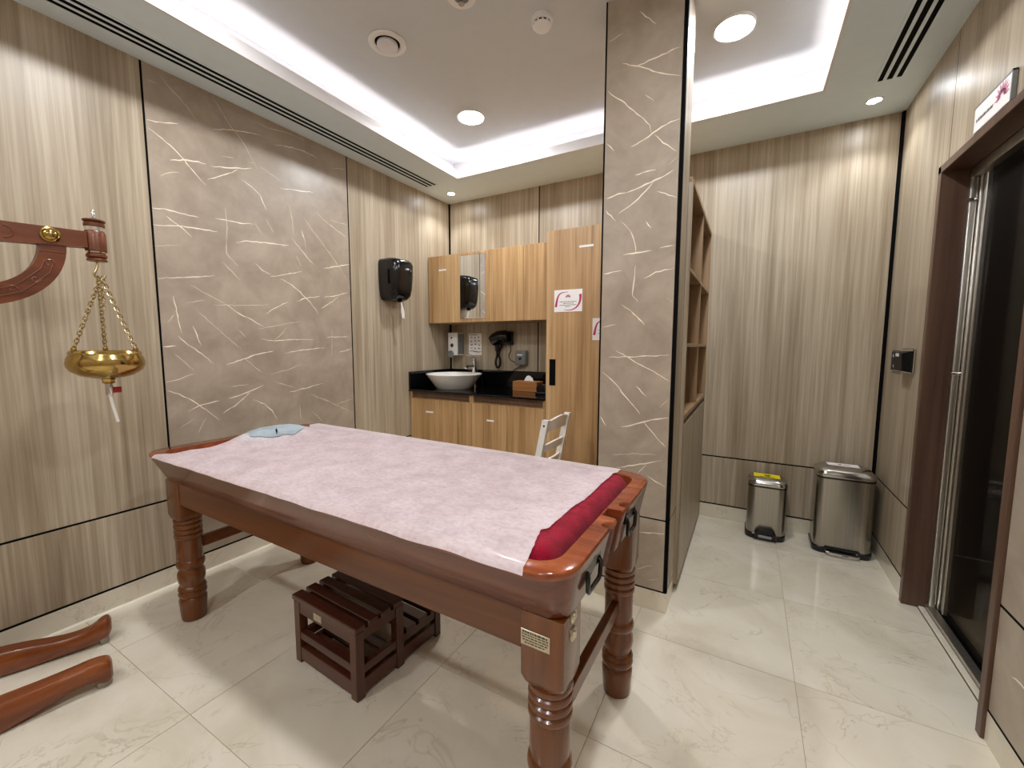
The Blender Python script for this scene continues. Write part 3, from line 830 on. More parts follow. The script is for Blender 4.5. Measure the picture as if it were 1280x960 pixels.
for j in range(FR - 1):
    for k in range(FN):
        a = 1 + j * FN + k; b = 1 + j * FN + (k + 1) % FN; fs.append((a, a + FN, b + FN, b))
MB().add(vs, fs).build('paper', M['blue_paper'], fc, smooth=80)
def slit_pt(x, y): return (x, y, sheet_z(x, y) + .010)
MB().add([slit_pt(-.690, .012), slit_pt(-.660, .000), slit_pt(-.632, -.020), slit_pt(-.664, -.008)], [(0, 1, 2, 3)]).build('slit', M['dark'], fc, smooth=0, label='short dark slit in the paper')

# ------------------------------------------------------------------ step stool under the table
ST = thing('step_stool', 'dark brown slatted two-step wooden stool under the massage table', 'stool', (-1.31, 1.132, 0), math.radians(-3.2))
W, Dp = .19, .213
def sp(name, mb, m, **k): return mb.build(name, M[m], ST, **k)
yU = .005                                     # back of the upper step
for sx in (-1, 1):
    for y in (-Dp, yU - .035): sp('post', bx(sx * W - sx * .0 - (.035 if sx > 0 else 0), y, 0, sx * W + (.035 if sx < 0 else 0), y + .035, .252, .002), 'stool_post')
    xa, xb = (W - .03, W - .005) if sx > 0 else (-W + .005, -W + .03)
    sp('side_rail', bx(xa, -Dp + .035, .212, xb, yU - .035, .252, .002), 'stool')
    sp('side_rail', bx(xa, -Dp + .035, .085, xb, Dp, .118, .002), 'stool')
    sp('side_rail', bx(xa, -Dp + .035, .012, xb, Dp, .066, .002), 'stool')
    sp('post', bx(sx * W - (.035 if sx > 0 else 0), Dp - .032, 0, sx * W + (.035 if sx < 0 else 0), Dp, .118, .002), 'stool_post')
for y0, y1 in ((-Dp + .003, -Dp + .028), (yU - .03, yU - .005)):
    sp('cross_rail', bx(-W + .03, y0, .205, W - .03, y1, .252, .002), 'stool')
for z0, z1 in ((.098, .130), (.012, .066)): sp('cross_rail', bx(-W + .03, -Dp + .003, z0, W - .03, -Dp + .028, z1, .002), 'stool')
sp('cross_rail', bx(-W + .03, Dp - .028, .012, W - .03, Dp - .003, .066, .002), 'stool')
for k in range(4):
    y = -Dp - .004 + k * .0575; sp('slat', bx(-W - .004, y, .254, W + .004, y + .044, .276, .003), 'stool')
for k in range(3):
    y = yU + .014 + k * .066; sp('slat', bx(-W - .002, y, .119, W + .002, y + .05, .138, .003), 'stool')
for k in range(3):
    y = -Dp + .04 + k * .056; sp('shelf_slat', bx(-W + .03, y, .072, W - .03, y + .042, .084, .002), 'stool')
sp('sticker', bx(-.06, -Dp + .0015, .217, -.012, -Dp + .003, .245), 'tag_metal', label='small pale label on the front rail')

# ------------------------------------------------------------------ oil pot stand
SD = thing('pot_stand', 'carved wooden stand with curved feet and an arm carrying the oil pot', 'stand', (-2.19, -.12, 0))
AX = -2.15
def sd(name, mb, m, **k): return wpart(name, mb, M[m], SD, **k)
AR = [(-.12, 1.578, 1.652), (.397, 1.585, 1.649), (.60, 1.603, 1.6605)]
sd('arm', MB().prism([(y, a) for y, a, b in AR] + [(y, b) for y, a, b in AR[::-1]], AX - .020, AX + .020, 'yz'), 'stand_arm')
# brace: quarter ring below the arm
ol = []; n = 16
cy_, cz_ = .3165, 1.600
for k in range(n + 1):
    a = -PI / 2 * k / n; ol.append((cy_ + .2285 * math.cos(a), cz_ + .2285 * math.sin(a)))
for k in range(n, -1, -1):
    a = -PI / 2 * k / n; ol.append((cy_ + .1625 * math.cos(a), cz_ + .1625 * math.sin(a)))
ol += [(-.12, cz_ - .1625), (-.12, cz_ - .2285)][::-1] if False else []
br = sd('brace', MB().prism(ol, AX - .017, AX + .017, 'yz'), 'stand_arm')
def carve(parent, pts, r, m='stand_arm'):
    o = MB().tube(pts, r, 6).build('carving', M[m], None); o.parent = parent; o.location = Vector(o.location) - Vector(parent.location) - Vector(SD.location); return o
xx = AX + .017
def swirl(y, z, s, k=1.0, n=16):
    return [(xx, y + s * (1 - t / n * .75) * math.cos(k * 5.2 * t / n), z + s * (1 - t / n * .75) * math.sin(k * 5.2 * t / n)) for t in range(n + 1)]
carve(br, swirl(.497, 1.53, .015), .002); carve(br, swirl(.462, 1.472, .014, -1), .002); carve(br, swirl(.405, 1.432, .014), .002)
carve(br, [(xx, .3165 + .205 * math.cos(-.35 - .17 * t) + .004 * math.sin(2 * t), 1.6 + .205 * math.sin(-.35 - .17 * t)) for t in range(8)], .002)
carve(br, [(xx, .3165 + .182 * math.cos(-.35 - .17 * t) + .004 * math.sin(2 * t), 1.6 + .182 * math.sin(-.35 - .17 * t)) for t in range(8)], .002)
carve(br, [(xx, .478, 1.570), (xx, .540, 1.572)], .0018)
ar = SD.children[0]
carve(ar, [(xx + .003, .40 + .02 * math.cos(a), 1.617 + .02 * math.sin(a)) for a in [PI / 2 - PI * t / 10 for t in range(11)]], .0022)
bo = sd('boss', MB().lathe([(.026, 0), (.026, .004), (.021, .005), (.019, .004), (.016, .009), (.008, .013), (0, .0135)], (AX + .020, .506, 1.628), 'x', 28), 'brass', label='oval brass stud on the arm')
# turned end with rings
HY = .628
sd('turned_end', MB().lathe([(.028, 1.560), (.030, 1.564), (.025, 1.570), (.030, 1.574), (.030, 1.582), (.025, 1.587), (.027, 1.592), (.031, 1.597), (.031, 1.660), (.029, 1.666), (.026, 1.670), (.026, 1.682), (.030, 1.686), (.030, 1.696), (.026, 1.701), (.032, 1.704), (.032, 1.709), (.021, 1.712)], (AX, HY, 0), n=28), 'stand_arm')
sd('band', MB().lathe([(.0275, 1.588), (.0285, 1.596)], (AX, HY, 0), n=28), 'chrome', label='metal band')
sd('band', MB().lathe([(.0275, 1.669), (.0275, 1.683)], (AX, HY, 0), n=28), 'chrome', label='metal band')
hk = [(AX, HY, 1.575), (AX, HY, 1.545), (AX, HY - .004, 1.532)] + [(AX, HY + .004 + .0155 * math.cos(a), 1.5115 + .0155 * math.sin(a)) for a in [2.5 + t * .42 for t in range(10)]]
sd('hook', MB().tube(hk, .0044, 8), 'bronze', label='brass-coloured hook')
sd('rod_end', MB().lathe([(.0045, 1.705), (.0045, 1.742), (.002, 1.746)], (AX, HY, 0), n=10).box(AX - .008, HY - .006, 1.712, AX + .008, HY + .006, 1.719, .001), 'chrome', label='threaded steel rod end')
sd('column', MB().lathe([(.060, .10), (.060, .2), (.045, .22), (.052, .26), (.036, .30), (.034, .9), (.046, .95), (.036, 1.0), (.034, 1.45), (.046, 1.5), (.046, 1.68), (.03, 1.72), (0, 1.74)], (-2.17, -.12, 0), n=28), 'stand')
sd('crossbar', bx(-2.42, -.165, .02, -1.97, -.075, .12, .012, seg=2), 'stand')
def foot(pts, name='foot'):
    """square bar with rounded edges swept along (x,y,z,halfwidth,halfheight)"""
    rings = []
    for k, (x, y, z, hw, hh) in enumerate(pts):
        a = pts[max(k - 1, 0)]; b = pts[min(k + 1, len(pts) - 1)]
        d = Vector((b[0] - a[0], b[1] - a[1], 0)).normalized(); nrm = Vector((d.y, -d.x, 0))
        c_ = .24
        prof = [(-1, -1 + c_), (-1 + c_, -1), (1 - c_, -1), (1, -1 + c_), (1, 1 - c_), (1 - c_, 1), (-1 + c_, 1), (-1, 1 - c_)]
        rings.append([(x + nrm.x * hw * u, y + nrm.y * hw * u, z + hh * w) for u, w in prof])
    return MB().loft(rings)
def smoothpts(P, n=6):
    out = []
    for k in range(len(P) - 1):
        p0, p1, p2, p3 = P[max(k - 1, 0)], P[k], P[k + 1], P[min(k + 2, len(P) - 1)]
        for s_ in range(n):
            t_ = s_ / n
            out.append(tuple(.5 * ((2 * b) + (-a + c) * t_ + (2 * a - 5 * b + 4 * c - d) * t_ ** 2 + (-a + 3 * b - 3 * c + d) * t_ ** 3) for a, b, c, d in zip(p0, p1, p2, p3)))
    out.append(P[-1]); return out
f1 = [(-2.105, -.20, .052, .038, .052), (-2.085, .10, .052, .038, .052), (-2.063, .26, .052, .037, .048), (-2.045, .36, .060, .034, .038), (-2.032, .43, .068, .032, .031), (-2.022, .475, .067, .033, .034), (-2.014, .505, .058, .034, .040), (-2.010, .522, .055, .031, .036), (-2.008, .530, .053, .018, .024)]
sd('foot', foot(smoothpts(f1)), 'stand', smooth=45)
f2 = [(-2.50, -.20, .052, .038, .052), (-2.475, .10, .052, .038, .052), (-2.435, .27, .052, .037, .048), (-2.392, .38, .048, .035, .043), (-2.350, .48, .042, .031, .032), (-2.322, .545, .047, .029, .032), (-2.305, .580, .064, .029, .038), (-2.297, .603, .071, .027, .038), (-2.293, .613, .072, .014, .024)]
sd('foot', foot(smoothpts(f2)), 'stand', smooth=45)
sd('glide', MB().lathe([(.021, 0), (.023, .003), (.023, .020)], (-2.013, .505, 0), n=20), 'tube', label='clear round foot glide')
sd('glide', MB().lathe([(.014, 0), (.015, .002), (.015, .036)], (-2.302, .590, 0), n=16), 'tube', label='clear round foot glide')

# hanging brass pot
PT = thing('oil_pot', 'shallow brass bowl hanging by three chains from the wooden arm', 'pot', (AX, .630, 1.116))
def pt(name, mb, m, **k): return mb.build(name, M[m], PT, **k)
pt('bowl', MB().lathe([(.014, 0), (.042, .004), (.076, .014), (.102, .032), (.112, .050), (.1135, .064), (.110, .080), (.104, .092), (.103, .096), (.105, .099), (.100, .108), (.095, .110), (.093, .108), (.097, .094), (.105, .072), (.106, .054), (.096, .036), (.064, .018), (.0, .010)], n=56), 'brass')
for k in range(3):
    a = math.radians(164 + 120 * k)
    e = Vector((.096 * math.cos(a), .096 * math.sin(a), .117)); t0 = Vector((0, .002 + .006 * (k - 1), .380))
    pt('lug', MB().lathe([(.007, .104), (.009, .113), (.007, .120), (0, .122)], (.097 * math.cos(a), .097 * math.sin(a), 0), n=10), 'brass')
    d = (t0 - e); L = d.length; d.normalize(); nl = int(L / .0142); mb = MB()
    q = d.to_track_quat('X', 'Z').to_matrix()
    for j in range(nl + 1):
        c = e + d * (L * j / nl); rot = q @ Matrix.Rotation(PI / 2 * (j % 2) + .6, 3, 'X')
        mb.tube([c + rot @ Vector((.0108 * math.cos(2 * PI * i / 8), .0066 * math.sin(2 * PI * i / 8), 0)) for i in range(8)], .0021, 5, closed=True)
    pt('chain', mb, 'bronze', kind='stuff')
mb = MB()
for j in range(8):
    c = Vector((.008, .002, .372 - j * .014)); rot = Matrix.Rotation(PI / 2 * (j % 2), 3, 'Z')
    mb.tube([c + rot @ Vector((.0066 * math.cos(2 * PI * i / 8), 0, .0108 * math.sin(2 * PI * i / 8))) for i in range(8)], .0021, 5, closed=True)
pt('chain', mb, 'bronze', kind='stuff', label='short loose end of chain')
pt('spout_nut', MB().lathe([(.011, -.018), (.019, -.016), (.019, -.005), (.022, 0), (.014, .004)], n=6), 'brass')
tp = pt('tap', MB().lathe([(.011, -.062), (.012, -.058), (.012, -.018), (.008, -.014)], n=16), 'chrome', label='small steel tap')
lever = bx(.0, .010, -.055, .005, .036, -.032, .001).build('lever', M['red'], tp, label='red plastic lever'); lever.location = Vector(lever.location) - Vector(tp.location)
pt('nozzle', MB().tube([(0, 0, -.06), (0, .006, -.10), (0, .018, -.170)], .0052, 8), 'white', label='pale drip nozzle')
# ------------------------------------------------------------------ cabinets
def sub(mb, name, m, parent, root, **k):
    """sub-part: mesh in world coordinates below a part of an unrotated thing"""
    o = mb.build(name, M[m] if isinstance(m, str) else m, None, **k); o.parent = parent
    o.location = Vector(o.location) - Vector(parent.location) - Vector(root.location); return o
def tp_(root):
    return lambda name, mb, m, **k: wpart(name, mb, M[m] if isinstance(m, str) else m, root, **k)
CX = [-2.548, -2.225, -1.902, -1.579, -1.256]
# wall cabinets
UZ0, UZ1, UY = 1.445, 2.03, 2.966
for u, lb in ((0, 'oak wall cabinet with a mirror set in its right door, by the left wall'), (2, 'plain two-door oak wall cabinet next to the tall cupboard')):
    r = thing('wall_cabinet', lb, 'cabinet', (CX[u], UY, UZ0), group='wall cabinets'); p = tp_(r)
    p('carcass', bx(CX[u] + .001, UY + .020, UZ0, CX[u + 2] - .001, YB - .002, UZ1), 'cab_wood')
    for k in (u, u + 1):
        d = p('door', bx(CX[k] + .0015, UY, UZ0, CX[k + 1] - .0015, UY + .018, UZ1, .001), 'cab_wood')
        if k == 0: sub(bx(-2.428, UY - .0008, 1.899, -2.345, UY + .0005, 1.913), 'label_strip', 'paper', d, r, label='white label strip')
        if k == 1: sub(bx(-2.196, UY - .005, 1.478, -1.932, UY + .0005, 2.008, .003), 'mirror', 'mirror', d, r, label='bevelled mirror')
# base cabinets
BY = 2.705
for u, lb in ((0, 'two-door oak base cabinet under the washbasin'), (2, 'two-door oak base cabinet beside the tall cupboard')):
    r = thing('base_cabinet', lb, 'cabinet', (CX[u], BY, 0), group='base cabinets'); p = tp_(r)
    p('carcass', bx(CX[u] + .001, BY + .020, .08, CX[u + 2] - .001, YB - .002, .85), 'cab_wood')
    p('plinth', bx(CX[u] + .001, BY + .05, 0, CX[u + 2] - .001, BY + .07, .08), 'dark', label='dark recessed plinth')
    p('rail', bx(CX[u] + .018, BY + .012, .80, CX[u + 2] - .018, BY + .019, .849), 'frame_wood', label='dark finger-grip rail')
    for xa in (CX[u] + .001, CX[u + 2] - .019): p('side_end', bx(xa, BY, .79, xa + .018, BY + .02, .849), 'cab_wood')
    for k in (u, u + 1):
        d = p('door', bx(CX[k] + .0015, BY, .085, CX[k + 1] - .0015, BY + .018, .790, .001), 'cab_wood')
        if k == 0: sub(bx(-2.375, BY - .0008, .675, -2.296, BY + .0005, .689), 'label_strip', 'paper', d, r, label='white label strip')
        if k == 2: sub(bx(-1.758, BY - .0008, .656, -1.692, BY + .0005, .670), 'label_strip', 'paper', d, r, label='white label strip')
r = thing('worktop', 'black polished granite worktop with raised back and side splash', 'worktop', (-1.9, 2.99, .851)); p = tp_(r)
p('slab', bx(XL + .002, 2.688, .851, -1.256, YB - .002, .867, .002), 'granite')
p('backsplash', bx(XL + .02, YB - .020, .868, -1.256, YB - .002, 1.018, .0015), 'granite')
p('side_splash', bx(XL + .002, 2.692, .868, XL + .019, YB - .002, 1.018, .0015), 'granite')
# tall cupboard
r = thing('tall_cupboard', 'tall oak cupboard with paper notices, partly behind the pillar', 'cupboard', (-.95, 2.70, 0)); p = tp_(r)
p('carcass', bx(-1.253, 2.721, .08, -.64, YB - .002, 2.03), 'cab_wood')
p('plinth', bx(-1.253, 2.75, 0, -.64, 2.77, .08), 'dark')
d = p('door', bx(-1.2525, 2.70, .085, -.642, 2.719, 2.03, .001), 'cab_wood')
sub(bx(-1.017, 2.6992, 1.895, -.918, 2.7005, 1.909), 'label_strip', 'paper', d, r, label='white label strip')
sub(bx(-1.2245, 2.6985, .965, -1.178, 2.7005, 1.151), 'grip', 'dark', d, r, label='black recessed grip')

def ribbon(mb, pts, mi, y):
    vs = []
    for k, (x, z, w) in enumerate(pts):
        a = Vector(pts[max(k - 1, 0)][:2]); b = Vector(pts[min(k + 1, len(pts) - 1)][:2]); dd = (b - a).normalized(); nn = Vector((-dd.y, dd.x))
        vs += [(x + nn.x * w, y, z + nn.y * w), (x - nn.x * w, y, z - nn.y * w)]
    mb.add(vs, [(2 * k, 2 * k + 1, 2 * k + 3, 2 * k + 2) for k in range(len(pts) - 1)], mi)
def flower(mb, cx, cz, s, mi, y, axis='y'):
    rnd = random.Random(1)
    for k in range(9):
        a = PI * k / 8; c = Vector((math.cos(a), math.sin(a)))
        for f_ in (1.0, .62):
            q = [c * s * .25 * f_, c * s * .6 * f_ + Vector((-c.y, c.x)) * s * .13 * f_, c * s * f_, c * s * .6 * f_ - Vector((-c.y, c.x)) * s * .13 * f_]
            if axis == 'y': mb.add([(cx + v.x, y, cz + v.y - s * .3) for v in q], [(0, 1, 2, 3)], mi)
            else: mb.add([(y, cx + v.x, cz + v.y - s * .3) for v in q], [(0, 1, 2, 3)], mi)
def notice(x0, x1, z0, z1, label):
    r = thing('paper_notice', label, 'notice', (x0, 2.699, z0), group='printed notices on the tall cupboard')
    y = -.0006; w, h = x1 - x0, z1 - z0
    sh_ = bx(0, y, 0, w, .0, h).build('sheet', M['paper'], r, smooth=0)
    mb = MB(); yy = y - .0003
    def bez(P, w0, w1, n=14):
        out = []
        for k in range(n + 1):
            t_ = k / n; a, b, c, d_ = P
            q = [(1 - t_) ** 3 * a[i] + 3 * (1 - t_) ** 2 * t_ * b[i] + 3 * (1 - t_) * t_ ** 2 * c[i] + t_ ** 3 * d_[i] for i in (0, 1)]
            out.append((q[0] * w, q[1] * h, (w0 + (w1 - w0) * t_) * w))
        return out
    ribbon(mb, bez(((.06, .23), (.12, .62), (.10, .95), (.5, .885)), .042, .006), 0, yy)
    ribbon(mb, bez(((.93, .77), (.98, .40), (.82, -.05), (.36, .10)), .045, .006), 0, yy)
    flower(mb, w * .5, h * .70, w * .105, 1, yy)
    rnd = random.Random(8)
    for zf, a, b in ((.455, .20, .80), (.38, .32, .70), (.305, .20, .80), (.235, .40, .58)):
        x = a
        while x < b:
            q = rnd.uniform(.02, .06); mb.add([(x * w, yy, (zf - .014) * h), (min(x + q, b) * w, yy, (zf - .014) * h), (min(x + q, b) * w, yy, (zf + .014) * h), (x * w, yy, (zf + .014) * h)], [(0, 1, 2, 3)], 2); x += q + .014
    o = mb.build('print', [M['crimson'], M['rose'], M['ink']], None, smooth=0); o.parent = r; o['kind'] = 'stuff'
notice(-1.193, -.989, 1.477, 1.626, 'white notice with two crimson swooshes and a pink flower emblem, fully visible')
notice(-.914, -.712, 1.283, 1.428, 'lower white notice half hidden by the pillar edge')

# ------------------------------------------------------------------ on and above the worktop
r = thing('washbasin', 'round white ceramic bowl basin standing on the black worktop', 'sink', (-2.262, 2.955, .867))
MB().lathe([(.150, 0), (.158, .006), (.198, .062), (.238, .116), (.246, .124), (.247, .129), (.242, .131), (.232, .127), (.195, .070), (.150, .026), (.05, .018), (.022, .016)], n=56, cap1=False).build('bowl', M['ceramic'], r, origin=(0, 0, 0))
MB().lathe([(.024, .0165), (.024, .020), (.015, .021), (0, .020)], n=24).build('drain', M['chrome'], r, origin=(0, 0, 0))
r = thing('faucet', 'chrome mixer tap rising behind the white basin', 'tap', (-2.225, 3.215, .867))
MB().lathe([(.030, 0), (.030, .006), (.022, .010), (.021, .215), (.023, .220), (.023, .262), (.018, .268), (0, .269)], n=28).build('body', M['chrome'], r, origin=(0, 0, 0))
MB().tube([(0, -.01, .185), (-.004, -.05, .195), (-.010, -.105, .186), (-.012, -.122, .172)], [.014, .013, .012, .011], 14).build('spout', M['chrome'], r)
MB().tube([(0, 0, .262), (-.03, -.006, .285), (-.085, -.015, .292)], [.009, .008, .006], 10).build('lever', M['chrome'], r)

r = thing('soap_dispenser', 'tall white soap dispenser in the corner above the basin', 'dispenser', (-2.445, 3.285, 1.15)); 
bx(-.055, -.112, 0, .055, -.001, .215, .010, seg=2).build('body', M['white'], r)
bx(.054, -.100, .012, .0565, -.004, .205, .001).build('side_cover', M['grey_plastic'], r, label='grey side cover')
MB().lathe([(.034, -.112), (.034, -.122), (.026, -.130), (0, -.131)], (-.018, 0, .012), 'y', 24).build('push_button', M['grey_plastic'], r, label='grey round push button')
MB().lathe([(.020, -.1125), (.020, -.1135), (0, -.1137)], (-.006, 0, .095), 'y', 6).build('emblem', M['ink'], r, label='dark leaf emblem')
MB().lathe([(.010, -.1125), (.010, -.1135), (0, -.1137)], (-.010, 0, .165), 'y', 6).build('emblem', M['ink'], r, label='small dark emblem')

r = thing('hand_washing_chart', 'small white chart with rows of dark pictograms on the back wall', 'poster', (-2.335, 3.2845, 1.153))
bx(0, -.0008, 0, .146, .0, .204).build('sheet', M['paper'], r, smooth=0)
mb = MB(); rnd = random.Random(5)
for i in range(3):
    for j in range(4):
        cx, cz = .030 + i * .043, .062 + j * .034
        for q in range(3):
            a, b = rnd.uniform(-.009, .004), rnd.uniform(-.009, .004); mb.add([(cx + a, -.0012, cz + b), (cx + a + .010, -.0012, cz + b + .002), (cx + a + .008, -.0012, cz + b + .009), (cx + a - .001, -.0012, cz + b + .007)], [(0, 1, 2, 3)], 0)
ribbon(mb, [(.004, .036, .001), (.04, .040, .003), (.08, .032, .004), (.12, .030, .003), (.143, .036, .001)], 0, -.0012)
mb.add([(.012, -.0012, .188), (.10, -.0012, .188), (.10, -.0012, .193), (.012, -.0012, .193)], [(0, 1, 2, 3)], 0)
o = mb.build('print', M['ink'], r, smooth=0); o['kind'] = 'stuff'

HD = thing('hair_dryer', 'black wall hair dryer hanging in its holder with a coiled cord', 'hair dryer', (-1.955, 3.285, 1.20))
MB().box(-.03, -.03, .05, .115, -.001, .17, .012, seg=2).build('wall_holder', M['black_plastic'], HD)
MB().tube([(.095, -.06, .122), (.07, -.065, .124), (.0, -.07, .116), (-.045, -.075, .098), (-.072, -.08, .082)], [.040, .056, .062, .058, .046], 18).build('body', M['black_plastic'], HD)
MB().lathe([(.038, .083), (.044, .090), (.044, .104), (.036, .108)], (0, -.06, .125), 'x', 18).build('grille', M['dark'], HD)
MB().tube([(-.02, -.07, .09), (-.024, -.062, .04), (-.028, -.058, -.005)], [.026, .022, .018], 12).build('handle', M['black_plastic'], HD)
cl = [(-.028, -.058, -.005), (-.030, -.055, -.05), (-.045, -.05, -.09), (-.048, -.045, -.13), (-.028, -.045, -.158), (-.004, -.045, -.13), (.000, -.05, -.08), (-.012, -.052, -.04), (.0, -.04, .02), (.01, -.03, .06)]
cp = smoothpts([c + (0, 0) for c in cl], 14)
MB().tube([Vector(c[:3]) + Vector((.0085 * math.cos(k * 1.6), .0085 * math.sin(k * 1.6), .002 * math.cos(k * 1.6))) for k, c in enumerate(cp)], .0052, 6).build('coiled_cord', M['black_plastic'], HD)
MB().tube([c[:3] for c in smoothpts([(.085, -.015, .06, 0, 0), (.085, -.01, .0, 0, 0), (.065, -.008, -.05, 0, 0), (.085, -.008, -.085, 0, 0), (.15, -.012, -.112, 0, 0), (.175, -.03, -.12, 0, 0)], 8)], .003, 6).build('supply_cord', M['black_plastic'], HD)

r = thing('shaver_socket', 'grey square socket box on the back wall beside the hair dryer', 'socket', (-1.745, 3.285, 1.075))
bx(-.052, -.062, 0, .052, -.001, .125, .008, seg=2).build('box', M['grey_plastic'], r)
bx(-.028, -.0635, .082, .024, -.0615, .094).build('label_strip', M['white'], r, label='white label strip')
bx(-.012, -.065, .045, .012, -.0615, .066, .001).build('switch', M['black_plastic'], r)
MB().tube([c[:3] for c in smoothpts([(.01, -.04, .0, 0, 0), (-.02, -.03, -.018, 0, 0), (-.065, -.02, -.035, 0, 0), (-.092, -.018, -.055, 0, 0)], 6)], .004, 6).build('cord', M['black_plastic'], r)

r = thing('tissue_box', 'wooden tissue box with a white tissue on the black worktop', 'tissue box', (-1.60, 3.095, .867))
MB().box(-.112, -.062, 0, .112, .062, .082, .002).build('box', M['box_wood'], r)
bx(-.05, -.012, .0815, .05, .012, .0825).build('slot', M['dark'], r)
vs = []; fs = []; n = 14; rnd = random.Random(6)
for i in range(n + 1):
    for j in range(5):
        u = -.048 + .096 * i / n; h = .045 * math.sin(PI * min(1, max(0, i / n * .9 + .08))) ** .6 * (j / 4)
        vs.append((u * (1 - .2 * j / 4) + .012, .006 * math.sin(i * 1.7) * (j / 4), .083 + h + .004 * math.sin(i * 2.1) * j / 4))
for i in range(n):
    for j in range(4): fs.append((i * 5 + j, i * 5 + 5 + j, i * 5 + 6 + j, i * 5 + j + 1))
MB().add(vs, fs).build('tissue', M['tissue'], r, smooth=80)

r = thing('gadget', 'small black rounded gadget with chrome ends beside the tissue box', 'gadget', (-1.370, 2.93, .867))
MB().box(-.06, -.045, 0, .055, .045, .02, .005).lathe([(.0, -.03), (.036, -.03), (.036, .03), (0, .03)], (-.02, 0, .043), 'y', 24).build('body', M['black_plastic'], r)
MB().tube([(.01, 0, .052), (.07, -.01, .055)], .007, 10).build('tip', M['chrome'], r, label='chrome tip')
MB().tube([(.01, -.02, .030), (.07, -.03, .034)], .005, 10).build('tip', M['chrome'], r, label='chrome tip')

# paper towel dispenser on the left wall
r = thing('towel_dispenser', 'glossy black paper towel dispenser on the left wall', 'dispenser', (XL, 2.492, 1.60))
rings = []
for z, d0_, hw, cr in ((0.0, .10, .075, .03), (.012, .135, .088, .035), (.04, .165, .098, .045), (.09, .178, .104, .05), (.20, .190, .108, .055), (.275, .192, .108, .055), (.300, .182, .104, .055), (.315, .160, .096, .05), (.322, .12, .080, .04)):
    ol = [(0.001, -hw), (d0_ - cr, -hw)] + [(d0_ - cr + cr * math.cos(a), -hw + cr + cr * math.sin(a)) for a in [-PI / 2 + PI / 2 * k / 6 for k in range(1, 6)]] + [(d0_, -hw + cr), (d0_, hw - cr)] + [(d0_ - cr + cr * math.cos(a), hw - cr + cr * math.sin(a)) for a in [PI / 2 * k / 6 for k in range(1, 6)]] + [(d0_ - cr, hw), (0.001, hw)]
    rings.append([(x, y, z) for x, y in ol])
MB().loft(rings).build('housing', M['black_plastic'], r, smooth=50)
bx(.10, -.1085, .12, .125, -.1060, .23, .001).build('level_window', M['dark'], r)
MB().lathe([(.016, -.012), (.022, .004)], (.115, .0, 0), n=18).build('outlet', M['dark'], r)
vs = []; fs = []; n = 12
for i in range(n + 1):
    for j in range(7):
        t_ = i / n; a = 2 * PI * j / 6
        w = .008 + .010 * t_ + .003 * math.sin(j * 2.4 + i * .7)
        vs.append((.118 + w * .5 * math.cos(a) + .004 * math.sin(t_ * 5), .008 + .030 * t_ + w * math.sin(a), -.002 - .135 * t_ + (.006 * math.sin(j * 3) if i == n else 0)))
for i in range(n):
    for j in range(6): fs.append((i * 7 + j, i * 7 + 7 + j, i * 7 + 8 + j, i * 7 + j + 1))
MB().add(vs, fs).build('paper_end', M['tissue'], r, smooth=70, label='white twisted paper end')

# ------------------------------------------------------------------ shelving behind the pillar
KX0, KX1, KY0, KY1 = -.625, -.264, 2.17, 3.281
r = thing('shelving_unit', 'oak-look open shelving with six niches and a cupboard below, behind the pillar', 'shelving', (-.44, 2.72, 0)); p = tp_(r)
p('back_panel', bx(KX0, KY0, .04, KX0 + .02, KY1, 2.03), 'shelf_wood')
p('top_board', bx(KX0 + .02, KY0, 2.008, KX1, KY1, 2.03, .001), 'shelf_wood')
p('side_board', bx(KX0 + .02, KY0, .04, KX1, KY0 + .02, 2.008, .001), 'wall_wood')
p('side_board', bx(KX0 + .02, KY1 - .02, .04, KX1, KY1, 2.008, .001), 'shelf_wood')
YM = 2.735
p('divider', bx(KX0 + .02, YM - .009, .905, KX1 - .002, YM + .009, 2.008, .001), 'shelf_wood')
for z in (1.250, 1.618):
    for a, b in ((KY0 + .02, YM - .009), (YM + .009, KY1 - .02)):
        p('shelf', bx(KX0 + .02, a, z - .009, KX1 - .002, b, z + .009, .001), 'shelf_wood')
p('niche_floor', bx(KX0 + .02, KY0 + .02, .880, KX1, KY1 - .02, .905, .001), 'shelf_wood')
p('door', bx(KX1 - .018, KY0 + .004, .040, KX1, KY1 - .02, .852, .001), 'wall_wood')
p('plinth', bx(KX1 - .06, KY0, 0, KX1 - .04, KY1, .04), 'dark')

# ------------------------------------------------------------------ white chair behind the table
CH = thing('chair', 'white wooden chair with a curved top rail, seen behind the massage table', 'chair', (-1.215, 2.33, 0))
def ch(name, mb, **k): return mb.build(name, M['ivory'], CH, **k)
def ptp(z): return .16 + max(0, z - .44) * .20 - .02     # back posts lean outwards (+x)
for s in (-1, 1):
    y = s * .165
    rings = []
    for z in (0, .2, .44, .55, .65, .75, .818):
        x = ptp(z) if z > .44 else .14 + (.44 - z) * .10; hw = .015
        rings.append([(x - .019, y - hw, z), (x + .019, y - hw, z), (x + .019, y + hw, z), (x - .019, y + hw, z)])
    ch('back_post', MB().loft(rings))
    ch('leg', MB().loft([[(-.18 - q, s * .17 - q, z), (-.18 + q, s * .17 - q, z), (-.18 + q, s * .17 + q, z), (-.18 - q, s * .17 + q, z)] for z, q in ((0, .012), (.43, .019))]))
    ch('side_rail', bx(-.165, y - .010, .375, .135, y + .010, .43, .002))
    o = MB().lathe([(.006, 0), (.006, .0015), (0, .0016)], (ptp(.785), 0, .785), 'y', 14).build('screw_hole', M['dark'], CH); o.location.y = s * .1805
ch('seat', bx(-.20, -.19, .43, .15, .19, .452, .006, seg=2))
ch('front_rail', bx(-.19, -.155, .375, -.17, .155, .43, .002))
